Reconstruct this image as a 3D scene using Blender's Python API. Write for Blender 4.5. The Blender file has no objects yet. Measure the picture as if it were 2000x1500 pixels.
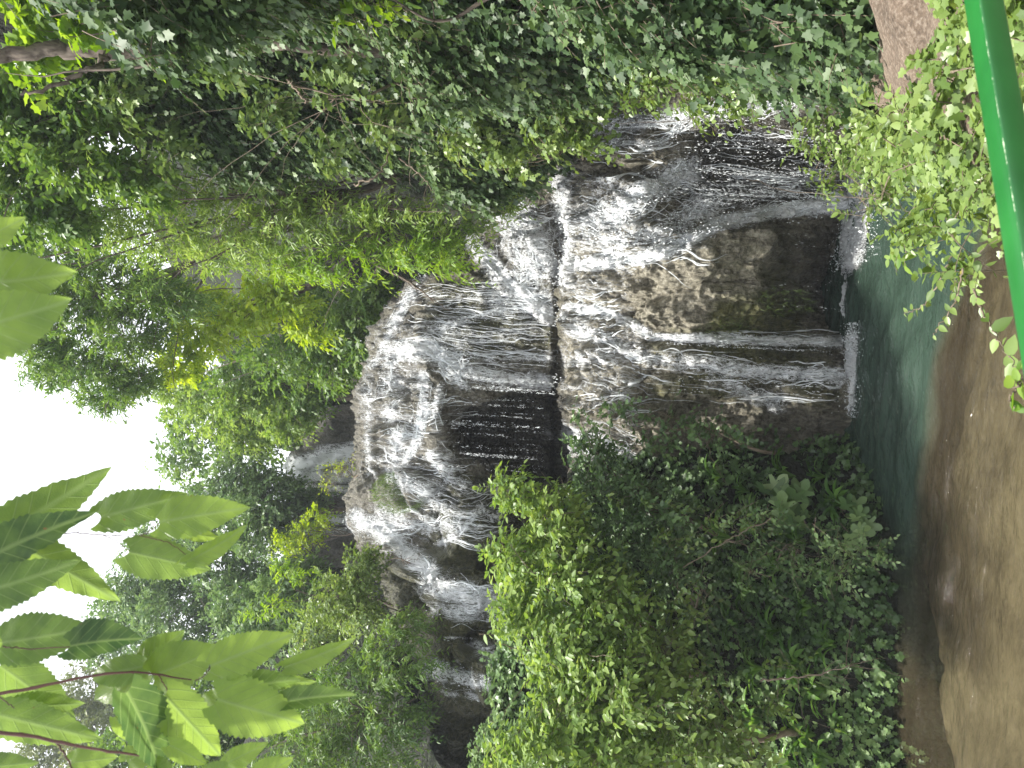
import bpy, math, random
import numpy as np
R = math.radians
rng = np.random.default_rng(7)
random.seed(7)
S = bpy.context.scene
C = S.collection

# ------------------------------------------------------------------ camera
F = 1500.0
PITCH, ROLL, EYE = R(3.6), R(3.15), 4.0
CAM = np.array([0.0, 0.0, EYE])
_f = np.array([0, math.cos(PITCH), math.sin(PITCH)])
_r0 = np.array([1.0, 0, 0]); _u0 = np.array([0, -math.sin(PITCH), math.cos(PITCH)])
_up = math.cos(ROLL)*_u0 - math.sin(ROLL)*_r0
_rt = math.cos(ROLL)*_r0 + math.sin(ROLL)*_u0
cd = bpy.data.cameras.new('camera'); cam = bpy.data.objects.new('camera', cd); C.objects.link(cam)
cd.sensor_width = 36; cd.lens = 27; cd.clip_start = .05; cd.clip_end = 500
from mathutils import Matrix, Vector
M = Matrix([[-_up[i], _rt[i], -_f[i], CAM[i]] for i in range(3)] + [[0, 0, 0, 1]])
cam.matrix_world = M
S.camera = cam
cd.dof.use_dof = True; cd.dof.focus_distance = 9.5; cd.dof.aperture_fstop = 9

def at(x, y, Y):
    x = np.asarray(x, float); y = np.asarray(y, float); Y = np.asarray(Y, float)
    d = _f[None] + ((x.reshape(-1, 1)-1000)/F)*(-_up)[None] + ((750-y.reshape(-1, 1))/F)*_rt[None]
    P = CAM[None] + d*(Y.reshape(-1, 1)/d[:, 1:2])
    return P
def at1(x, y, Y): return at([x], [y], [Y])[0]
def proj(P):
    q = P-CAM
    w = q@_f
    return 1000 + F*(q@(-_up))/w, 750 - F*(q@_rt)/w, w

# ------------------------------------------------------------------ world and sun
SUN_EL, SUN_AZ = R(60), R(-102)          # azimuth measured from +Y towards +X
w = bpy.data.worlds.new('World'); S.world = w; w.use_nodes = True
nt = w.node_tree; bg = nt.nodes['Background']
sky = nt.nodes.new('ShaderNodeTexSky'); sky.sky_type = 'NISHITA'; sky.sun_disc = False
sky.sun_elevation = SUN_EL; sky.sun_rotation = SUN_AZ; sky.dust_density = 3; sky.air_density = 1
tc = nt.nodes.new('ShaderNodeTexCoord'); no = nt.nodes.new('ShaderNodeTexNoise'); no.inputs['Scale'].default_value = 2.2
no.inputs['Detail'].default_value = 5
cr = nt.nodes.new('ShaderNodeValToRGB'); cr.color_ramp.elements[0].position = .2; cr.color_ramp.elements[1].position = .62
cr.color_ramp.elements[0].color = (.7, .7, .7, 1)
mx = nt.nodes.new('ShaderNodeMix'); mx.data_type = 'RGBA'
mx.inputs['B'].default_value = (9.4, 9.7, 10.2, 1)
nt.links.new(tc.outputs['Generated'], no.inputs['Vector']); nt.links.new(no.outputs['Fac'], cr.inputs[0])
nt.links.new(cr.outputs[0], mx.inputs['Factor']); nt.links.new(sky.outputs[0], mx.inputs['A'])
nt.links.new(mx.outputs['Result'], bg.inputs[0]); bg.inputs[1].default_value = .1
sd = bpy.data.lights.new('sun', 'SUN'); sd.energy = 4.2; sd.angle = R(5); sd.color = (1, .96, .88)
so = bpy.data.objects.new('sun', sd); C.objects.link(so)
sv = Vector((math.sin(SUN_AZ)*math.cos(SUN_EL), math.cos(SUN_AZ)*math.cos(SUN_EL), math.sin(SUN_EL)))
so.rotation_euler = sv.to_track_quat('Z', 'Y').to_euler(); so.location = (0, 0, 40)
S.view_settings.view_transform = 'Standard'; S.view_settings.look = 'None'
S.view_settings.exposure = 1.1; S.view_settings.gamma = 1
S.render.resolution_x = 1024; S.render.resolution_y = 768
S.cycles.max_bounces = 8; S.cycles.transparent_max_bounces = 24; S.cycles.transmission_bounces = 4

# ------------------------------------------------------------------ numpy noise
def _h(i, j, k, s):
    n = (i*73856093) ^ (j*19349663) ^ (k*83492791) ^ (s*2654435)
    n = (n ^ (n >> 13))*1274126177 & 0xffffffff
    n = (n ^ (n >> 16))*668265263 & 0xffffffff
    return ((n ^ (n >> 15)) & 0xffff)/65535.0
def noise(P, sc=1.0, seed=0):
    P = np.asarray(P, float)*sc
    if P.ndim == 1: P = P[None]
    i = np.floor(P).astype(np.int64); f = P-i; f = f*f*(3-2*f)
    out = 0
    for a in (0, 1):
        for b in (0, 1):
            for c in (0, 1):
                wgt = (f[..., 0] if a else 1-f[..., 0])*(f[..., 1] if b else 1-f[..., 1])*(f[..., 2] if c else 1-f[..., 2])
                out = out + wgt*_h(i[..., 0]+a, i[..., 1]+b, i[..., 2]+c, seed)
    return out*2-1
ROTN = np.array([[.36, .48, -.8], [-.8, .6, 0], [.48, .64, .6]])
def fbm(P, sc=1.0, o=4, seed=0, g=.5):
    s = 0; a = 1.0
    P = np.asarray(P, float)*sc
    for k in range(o): s = s + a*noise(P, 1., seed+k); a *= g; P = P@ROTN*2.03+k*3.1
    return s
def sstep(x, a, b):
    t = np.clip((x-a)/(b-a), 0, 1); return t*t*(3-2*t)
def nrm(v): return v/np.maximum(np.linalg.norm(v, axis=-1, keepdims=True), 1e-9)

# ------------------------------------------------------------------ scene helpers
def tag(o, label=None, cat=None, group=None, kind=None):
    if label: o['label'] = label
    if cat: o['category'] = cat
    if group: o['group'] = group
    if kind: o['kind'] = kind
    return o
def empty(name, loc, label, cat, group=None):
    o = bpy.data.objects.new(name, None); C.objects.link(o); o.location = loc; o.empty_display_size = .3
    return tag(o, label, cat, group)
def mesh_np(name, V, loops, starts, totals, mat, parent=None, attrs=None, smooth=False):
    me = bpy.data.meshes.new(name)
    V = np.asarray(V, np.float32)
    if parent is not None: V = V-np.array(parent.location, np.float32)[None]
    me.vertices.add(len(V)); me.vertices.foreach_set('co', V.ravel())
    me.loops.add(len(loops)); me.loops.foreach_set('vertex_index', np.asarray(loops, np.int32))
    me.polygons.add(len(starts)); me.polygons.foreach_set('loop_start', np.asarray(starts, np.int32))
    me.polygons.foreach_set('loop_total', np.asarray(totals, np.int32))
    if smooth: me.polygons.foreach_set('use_smooth', np.ones(len(starts), bool))
    for k, v in (attrs or {}).items():
        v = np.asarray(v, np.float32)
        if v.ndim == 2 and v.shape[1] == 3:
            a = me.attributes.new(k, 'FLOAT_VECTOR', 'POINT'); a.data.foreach_set('vector', v.ravel())
        else:
            a = me.attributes.new(k, 'FLOAT', 'POINT'); a.data.foreach_set('value', v)
    me.update(calc_edges=True)
    if mat: me.materials.append(mat)
    o = bpy.data.objects.new(name, me); C.objects.link(o)
    if parent is not None: o.parent = parent
    return o
def quads(name, V, Q, mat, parent=None, attrs=None, smooth=True):
    Q = np.asarray(Q); n = len(Q)
    return mesh_np(name, V, Q.ravel(), np.arange(n)*4, np.full(n, 4), mat, parent, attrs, smooth)
def gridq(nu, nv):
    a = np.arange(nu*nv).reshape(nu, nv)
    return np.stack([a[:-1, :-1], a[1:, :-1], a[1:, 1:], a[:-1, 1:]], -1).reshape(-1, 4)
class Acc:                                     # collects vertices and faces of one mesh
    def __init__(s): s.V = []; s.L = []; s.T = []; s.A = []; s.n = 0
    def add(s, V, faces_loops, totals, tint=None):
        s.V.append(V); s.L.append(faces_loops+s.n); s.T.append(totals)
        s.A.append(np.zeros(len(V)) if tint is None else tint); s.n += len(V)
    def build(s, name, mat, parent=None, smooth=False):
        if not s.V: return None
        T = np.concatenate(s.T); st = np.concatenate([[0], np.cumsum(T)[:-1]])
        return mesh_np(name, np.concatenate(s.V), np.concatenate(s.L), st, T, mat, parent, {'tint': np.concatenate(s.A)}, smooth)

def tubes(acc, P, Rr, sides=5, caps=True):     # P (n,m,3)  Rr (n,m)
    P = np.asarray(P, float); Rr = np.asarray(Rr, float); n, m, _ = P.shape
    T = np.gradient(P, axis=1); T = nrm(T)
    ref = np.where(np.abs(T[:, :1, 2:3]) > .9, np.array([1., 0, 0]), np.array([0, 0, 1.]))
    A = nrm(np.cross(T, np.broadcast_to(ref, T.shape))); B = np.cross(T, A)
    th = np.arange(sides)*2*math.pi/sides
    V = P[:, :, None]+Rr[:, :, None, None]*(A[:, :, None]*np.cos(th)[None, None, :, None]+B[:, :, None]*np.sin(th)[None, None, :, None])
    idx = np.arange(n*m*sides).reshape(n, m, sides); nx = np.roll(idx, -1, 2)
    Q = np.stack([idx[:, :-1], nx[:, :-1], nx[:, 1:], idx[:, 1:]], -1).reshape(-1)
    acc.add(V.reshape(-1, 3), Q, np.full(len(Q)//4, 4))
    return acc

# ------------------------------------------------------------------ leaf templates (length along x 0..1, width y, fold z)
def half_leaf(pts, fold=.25, mid=()):
    mids = [(0., 0.)]+[(a, 0.) for a in mid]+[(1., 0.)]
    V = [(a, 0, -.10*a*a) for a, b in mids]; nm = len(V)
    up = [(a, b, fold*b-.10*a*a-.25*b*b) for a, b in pts]; dn = [(a, -b, fold*b-.10*a*a-.25*b*b) for a, b in pts]
    V += up; k = len(up); V += dn
    f1 = list(range(nm-1, -1, -1))+list(range(nm, nm+k))
    f2 = list(range(nm))+list(range(nm+2*k-1, nm+k-1, -1))
    return np.array(V, float), [f1[::-1], f2[::-1]]
LEAF = {
 'ovate': half_leaf([(.12, .19), (.38, .29), (.7, .2)], .3),
 'ivy': half_leaf([(-.1, .2), (.08, .5), (.34, .3), (.62, .42), (.7, .18)], .15),
 'lance': half_leaf([(.3, .12), (.65, .11)], .3),
 'simple': (np.array([(0, 0, 0), (.45, .27, .05), (1, 0, -.08), (.45, -.27, .05)], float), [[0, 1, 2, 3]]),
 'fig': half_leaf([(-.06, .18), (.02, .42), (.16, .34), (.3, .2), (.5, .5), (.6, .42), (.52, .14), (.75, .2), (.9, .14)], .1),
}
def strap(n=5, wdt=.09):
    V = []; F_ = []
    for i in range(n+1):
        t = i/n; ww = wdt*(.55+.9*t)*(1-max(0, t-.8)*4.6); z = .38*math.sin(t*2.3)-.25*t*t
        V += [(t*.92, ww, z+.03), (t*.92, 0, z-.01), (t*.92, -ww, z+.03)]
    for i in range(n):
        a = i*3; F_ += [[a, a+1, a+4, a+3], [a+1, a+2, a+5, a+4]]
    return np.array(V, float), F_
LEAF['strap'] = strap(5, .06)
def blade():
    V = []; F_ = []
    for i in range(5):
        t = i/4; ww = .018*(1-t*.95); V += [(t, ww, .35*math.sin(t*2.6)-.1*t), (t, -ww, .35*math.sin(t*2.6)-.1*t)]
    for i in range(4): a = 2*i; F_.append([a, a+1, a+3, a+2])
    return np.array(V, float), F_
LEAF['blade'] = blade()

def leaves(acc, P, T, N, size, kind, tint=None):
    n = len(P)
    if n == 0: return
    V, Fs = LEAF[kind]
    T = nrm(T); N = N-(N*T).sum(-1, keepdims=True)*T; N = nrm(N); B = np.cross(N, T)
    size = np.broadcast_to(size, (n,))[:, None, None]
    W = P[:, None]+size*(T[:, None]*V[None, :, 0:1]+B[:, None]*V[None, :, 1:2]+N[:, None]*V[None, :, 2:3])
    k = len(V); fl = np.concatenate(Fs); off = np.arange(n)[:, None]*k
    loops = (off+fl[None]).reshape(-1)
    tot = np.tile(np.array([len(f) for f in Fs]), n)
    if tint is None: tint = rng.random(n)
    acc.add(W.reshape(-1, 3), loops, tot, np.repeat(tint, k))
UP = np.array([0, 0, 1.]); DOWN = -UP

def sprays(acc, Cn, D, Out, L, k, size, kind, droop=.3, upn=.7, spread=.8, tw=None, twr=.004, twf=.4, pair=False, bias=None):
    """Cn spray starts, D directions, L length; k leaves on each"""
    n = len(Cn)
    if n == 0: return
    D = nrm(D); L = np.broadcast_to(L, (n,))*rng.uniform(.6, 1.25, n)
    t = (np.arange(k)+.6)/k
    side = nrm(np.cross(D, UP[None]+rng.normal(0, .25, (n, 3))))
    path = lambda t: Cn[:, None]+D[:, None]*(L[:, None]*t[None])[..., None]+DOWN*(droop*L[:, None]*t[None]**2)[..., None]
    P = path(t)
    dd = nrm(D[:, None]+DOWN*(2*droop*t)[None, :, None])
    if pair: sg = np.where(np.arange(k) % 2 == 0, 1., -1.); P = path((np.arange(k)//2+1)/(k/2+.5))
    else: sg = np.where(np.arange(k) % 2 == 0, 1., -1.)
    tip = dd*.7+side[:, None]*(sg*spread)[None, :, None]+DOWN*.25*droop+rng.normal(0, .28, (n, k, 3))
    if not pair: tip[:, -1] = dd[:, -1]
    N = UP*upn+Out[:, None]*.55+rng.normal(0, .38, (n, k, 3))
    sz = size*rng.uniform(.6, 1.25, (n, k))*(1-.25*t)[None]
    base = rng.random((n, 1))*.6+rng.random((n, k))*.4
    if bias is not None: base = np.clip(base*.75+bias[:, None], 0, 1)
    leaves(acc, P.reshape(-1, 3), tip.reshape(-1, 3), N.reshape(-1, 3), sz.reshape(-1), kind, base.reshape(-1))
    if tw is not None:
        m = rng.random(n) < twf
        tt = np.linspace(-.35, 1, 5)
        Q = path(tt)[m]
        if len(Q): tubes(tw, Q, np.linspace(1.3, .5, 5)[None]*twr*np.ones((len(Q), 1)), 3)

# ------------------------------------------------------------------ materials
def newmat(name):
    m = bpy.data.materials.new(name); m.use_nodes = True; t = m.node_tree
    return m, t, t.nodes['Principled BSDF'], t.nodes['Material Output']
def N_(t, typ, **kw):
    n = t.nodes.new('ShaderNode'+typ)
    for k, v in kw.items():
        if k in n.inputs: n.inputs[k].default_value = v
        else: setattr(n, k, v)
    return n
def ramp(t, src, stops):
    r = t.nodes.new('ShaderNodeValToRGB'); e = r.color_ramp.elements
    while len(e) < len(stops): e.new(.5)
    for i, (p, c) in enumerate(stops):
        e[i].position = p; e[i].color = (*c, 1) if len(c) == 3 else c
    t.links.new(src, r.inputs[0]); return r.outputs[0]
def mixc(t, fac, a, b, mode='MIX'):
    m = t.nodes.new('ShaderNodeMix'); m.data_type = 'RGBA'; m.blend_type = mode
    for s, i in ((fac, 'Factor'), (a, 'A'), (b, 'B')):
        if hasattr(s, 'is_output'): t.links.new(s, m.inputs[i])
        else: m.inputs[i].default_value = s if i == 'Factor' else (*s, 1)
    return m.outputs['Result']
def math_(t, op, a, b=None, c=None):
    m = t.nodes.new('ShaderNodeMath'); m.operation = op
    for i, s in enumerate((a, b, c)):
        if s is None: continue
        if hasattr(s, 'is_output'): t.links.new(s, m.inputs[i])
        else: m.inputs[i].default_value = s
    return m.outputs[0]
def leafmat(name, cols, trans=.35, rough=.42, spec=.4, odd=None, tcol=1.5):
    """cols dark->light leaf colours"""
    m, t, p, out = newmat(name)
    a = N_(t, 'Attribute', attribute_name='tint')
    geo = N_(t, 'NewGeometry'); nz = N_(t, 'TexNoise', Scale=.8, Detail=2.0); t.links.new(geo.outputs['Position'], nz.inputs['Vector'])
    v = math_(t, 'ADD', math_(t, 'MULTIPLY', a.outputs['Fac'], .6), math_(t, 'MULTIPLY', nz.outputs['Fac'], .5))
    st = [(.12+.86*i/(len(cols)-1), c) for i, c in enumerate(cols)]
    col = ramp(t, v, st)
    if odd:
        col = mixc(t, math_(t, 'GREATER_THAN', a.outputs['Fac'], odd[0]), col, odd[1])
    t.links.new(col, p.inputs['Base Color']); p.inputs['Roughness'].default_value = rough
    p.inputs['Specular IOR Level'].default_value = spec
    tr = N_(t, 'BsdfTranslucent'); g = N_(t, 'HueSaturation', Saturation=1.15, Value=tcol, Hue=.485)
    t.links.new(col, g.inputs['Color']); t.links.new(g.outputs[0], tr.inputs[0])
    mx = N_(t, 'MixShader'); mx.inputs[0].default_value = trans
    t.links.new(p.outputs[0], mx.inputs[1]); t.links.new(tr.outputs[0], mx.inputs[2]); t.links.new(mx.outputs[0], out.inputs[0])
    return m
MAT = {
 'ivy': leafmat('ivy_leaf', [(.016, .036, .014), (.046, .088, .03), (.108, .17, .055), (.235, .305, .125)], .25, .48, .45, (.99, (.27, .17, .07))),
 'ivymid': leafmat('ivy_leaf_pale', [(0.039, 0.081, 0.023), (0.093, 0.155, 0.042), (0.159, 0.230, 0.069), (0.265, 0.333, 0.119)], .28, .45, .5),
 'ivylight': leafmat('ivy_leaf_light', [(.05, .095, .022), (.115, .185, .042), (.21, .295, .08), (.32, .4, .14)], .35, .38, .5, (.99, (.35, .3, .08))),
 'bright': leafmat('bright_leaf', [(.062, .125, .03), (.14, .228, .05), (.235, .335, .085), (.345, .43, .13)], .42, .42, .45),
 'mid': leafmat('mid_leaf', [(0.040, 0.090, 0.022), (0.081, 0.156, 0.036), (0.148, 0.240, 0.054), (0.242, 0.336, 0.086)], .4, .42, .45),
 'grey': leafmat('grey_leaf', [(0.049, 0.100, 0.035), (0.099, 0.175, 0.060), (0.183, 0.275, 0.100), (0.280, 0.388, 0.150)], .3, .4, .5),
 'yellow': leafmat('yellow_leaf', [(.13, .22, .03), (.23, .34, .045), (.34, .44, .065), (.45, .52, .11)], .45, .45, .4),
 'lime': leafmat('lime_leaf', [(.07, .15, .025), (.13, .24, .035), (.22, .34, .055), (.3, .4, .09)], .48, .42, .45),
 'olive': leafmat('olive_leaf', [(.06, .09, .03), (.12, .16, .05), (.19, .22, .09), (.26, .27, .13)], .3, .5, .3),
 'dark': leafmat('dark_leaf', [(.026, .052, .02), (.06, .112, .038), (.12, .2, .07), (.23, .33, .13)], .28, .42, .5),
 'fern': leafmat('fern_leaf', [(0.033, 0.088, 0.020), (0.077, 0.165, 0.033), (0.132, 0.253, 0.055), (0.220, 0.363, 0.088)], .35, .36, .5),
 'grass': leafmat('grass_leaf', [(.035, .07, .018), (.07, .13, .03), (.12, .19, .045), (.18, .25, .08)], .4, .5, .3),
}
def barkmat(name, a, b):
    m, t, p, out = newmat(name)
    geo = N_(t, 'NewGeometry'); mp = N_(t, 'Mapping'); mp.inputs['Scale'].default_value = (9, 9, 2.5); t.links.new(geo.outputs['Position'], mp.inputs[0])
    nz = N_(t, 'TexNoise', Scale=3, Detail=6.0); t.links.new(mp.outputs[0], nz.inputs['Vector'])
    t.links.new(ramp(t, nz.outputs['Fac'], [(.3, a), (.7, b)]), p.inputs['Base Color']); p.inputs['Roughness'].default_value = .9
    b_ = N_(t, 'Bump', Strength=.8, Distance=.02); t.links.new(nz.outputs['Fac'], b_.inputs['Height']); t.links.new(b_.outputs[0], p.inputs['Normal'])
    return m
MAT['bark'] = barkmat('bark', (.05, .035, .025), (.16, .13, .1))
MAT['twig'] = barkmat('twig_bark', (.10, .075, .05), (.24, .19, .14))
MAT['redtwig'] = barkmat('young_twig', (.05, .025, .02), (.11, .05, .04))

def soilmat():
    m, t, p, out = newmat('bank_soil')
    geo = N_(t, 'NewGeometry'); nz = N_(t, 'TexNoise', Scale=1.6, Detail=9.0, Roughness=.65); t.links.new(geo.outputs['Position'], nz.inputs['Vector'])
    n2 = N_(t, 'TexNoise', Scale=14, Detail=6.0); t.links.new(geo.outputs['Position'], n2.inputs['Vector'])
    c = ramp(t, nz.outputs['Fac'], [(.3, (.006, .006, .004)), (.48, (.014, .014, .008)), (.6, (.012, .024, .006)), (.75, (.03, .026, .015))])
    c = mixc(t, .4, c, ramp(t, n2.outputs['Fac'], [(.3, (.005, .008, .003)), (.7, (.024, .03, .012))]))
    t.links.new(c, p.inputs['Base Color']); p.inputs['Roughness'].default_value = .9
    b_ = N_(t, 'Bump', Strength=1, Distance=.08); t.links.new(n2.outputs['Fac'], b_.inputs['Height']); t.links.new(b_.outputs[0], p.inputs['Normal'])
    return m
MAT['soil'] = soilmat()

def rockmat():
    m, t, p, out = newmat('wet_travertine')
    fuv = N_(t, 'Attribute', attribute_name='flowuv'); ms = N_(t, 'Attribute', attribute_name='moss'); sh = N_(t, 'Attribute', attribute_name='wet_shade')
    geo = N_(t, 'NewGeometry')
    mp = N_(t, 'Mapping'); mp.inputs['Scale'].default_value = (5.5, 1.1, 1); t.links.new(fuv.outputs['Vector'], mp.inputs[0])
    st = N_(t, 'TexNoise', Scale=2.2, Detail=8.0, Roughness=.62, Distortion=.5); t.links.new(mp.outputs[0], st.inputs['Vector'])
    big = N_(t, 'TexNoise', Scale=1.1, Detail=5.0); t.links.new(geo.outputs['Position'], big.inputs['Vector'])
    fine = N_(t, 'TexNoise', Scale=17, Detail=8.0, Roughness=.7); t.links.new(geo.outputs['Position'], fine.inputs['Vector'])
    vo = N_(t, 'TexVoronoi', Scale=9); t.links.new(geo.outputs['Position'], vo.inputs['Vector'])
    base = ramp(t, st.outputs['Fac'], [(.34, (.045, .042, .03)), (.45, (.19, .175, .125)), (.56, (.35, .325, .245)), (.7, (.52, .49, .4))])
    base = mixc(t, .6, base, ramp(t, fine.outputs['Fac'], [(.38, (.03, .026, .018)), (.5, (.25, .22, .16)), (.62, (.53, .49, .4))]))
    mossc = ramp(t, fine.outputs['Fac'], [(.3, (.025, .03, .01)), (.5, (.1, .1, .035)), (.7, (.23, .21, .09))])
    mf = math_(t, 'ADD', math_(t, 'MULTIPLY', ms.outputs['Fac'], 1.0), math_(t, 'SUBTRACT', big.outputs['Fac'], .52))
    mf = math_(t, 'ADD', mf, math_(t, 'MULTIPLY', math_(t, 'SUBTRACT', st.outputs['Fac'], .5), 1.1))
    mf = ramp(t, mf, [(.1, (0, 0, 0)), (.5, (1, 1, 1))])
    c = mixc(t, mf, base, mossc)
    dk = ramp(t, sh.outputs['Fac'], [(0., (1, 1, 1)), (1., (.2, .2, .2))])  # darkens the colour for wetness and for painted cave shade
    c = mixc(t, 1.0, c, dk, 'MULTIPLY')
    t.links.new(c, p.inputs['Base Color'])
    t.links.new(math_(t, 'MULTIPLY_ADD', sh.outputs['Fac'], -.35, .62), p.inputs['Roughness']); p.inputs['Specular IOR Level'].default_value = .5
    h = math_(t, 'ADD', math_(t, 'MULTIPLY', st.outputs['Fac'], 1.), math_(t, 'MULTIPLY', fine.outputs['Fac'], .5))
    b_ = N_(t, 'Bump', Strength=1, Distance=.14); t.links.new(h, b_.inputs['Height']); t.links.new(b_.outputs[0], p.inputs['Normal'])
    return m
MAT['rock'] = rockmat()

def foammat():
    m, t, p, out = newmat('white_water')
    fuv = N_(t, 'Attribute', attribute_name='flowuv'); fl = N_(t, 'Attribute', attribute_name='flow')
    def strands(sx, sy, sc, seed, dist):
        mp = N_(t, 'Mapping'); mp.inputs['Scale'].default_value = (sx, sy, 1); mp.inputs['Location'].default_value = (seed, seed*.7, 0)
        t.links.new(fuv.outputs['Vector'], mp.inputs[0])
        n = N_(t, 'TexNoise', Scale=sc, Detail=5.0, Roughness=.62, Distortion=dist); t.links.new(mp.outputs[0], n.inputs['Vector'])
        r = math_(t, 'ABSOLUTE', math_(t, 'MULTIPLY_ADD', n.outputs['Fac'], 2., -1.))
        return math_(t, 'SUBTRACT', 1., math_(t, 'MULTIPLY', r, 3.6)), n.outputs['Fac']
    w1, f1 = strands(5.5, 2.2, 3.6, 0, 1.3)
    w2, f2 = strands(15, 1.7, 3.2, 5, .7)
    w3, f3 = strands(2.6, .8, 1.6, 9, .8)
    web = math_(t, 'MAXIMUM', w1, w2); web = math_(t, 'MAXIMUM', web, -.4)
    v = math_(t, 'ADD', math_(t, 'MULTIPLY', web, .62), math_(t, 'MULTIPLY', f3, .75))
    v = math_(t, 'ADD', v, math_(t, 'MULTIPLY', f2, .35))
    thr = math_(t, 'MULTIPLY_ADD', fl.outputs['Fac'], -.56, 1.25)
    al = math_(t, 'MULTIPLY', math_(t, 'SUBTRACT', v, thr), 4.2)
    al = math_(t, 'MINIMUM', math_(t, 'MAXIMUM', al, 0.), .95)
    al = math_(t, 'MULTIPLY', al, ramp(t, fl.outputs['Fac'], [(.02, (0, 0, 0)), (.12, (1, 1, 1))]))
    p.inputs['Base Color'].default_value = (.93, .94, .95, 1); p.inputs['Roughness'].default_value = .35
    p.inputs['Specular IOR Level'].default_value = .5
    b_ = N_(t, 'Bump', Strength=1, Distance=.05); t.links.new(v, b_.inputs['Height']); t.links.new(b_.outputs[0], p.inputs['Normal'])
    t.links.new(al, p.inputs['Alpha'])
    return m
MAT['foam'] = foammat()
m, t, p, out = newmat('water_drops'); p.inputs['Base Color'].default_value = (.85, .88, .9, 1); p.inputs['Roughness'].default_value = .2
MAT['drops'] = m
m, t, p, out = newmat('water_thread'); p.inputs['Base Color'].default_value = (.85, .88, .9, 1); p.inputs['Roughness'].default_value = .25; p.inputs['Alpha'].default_value = .72
MAT['thread'] = m

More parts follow.
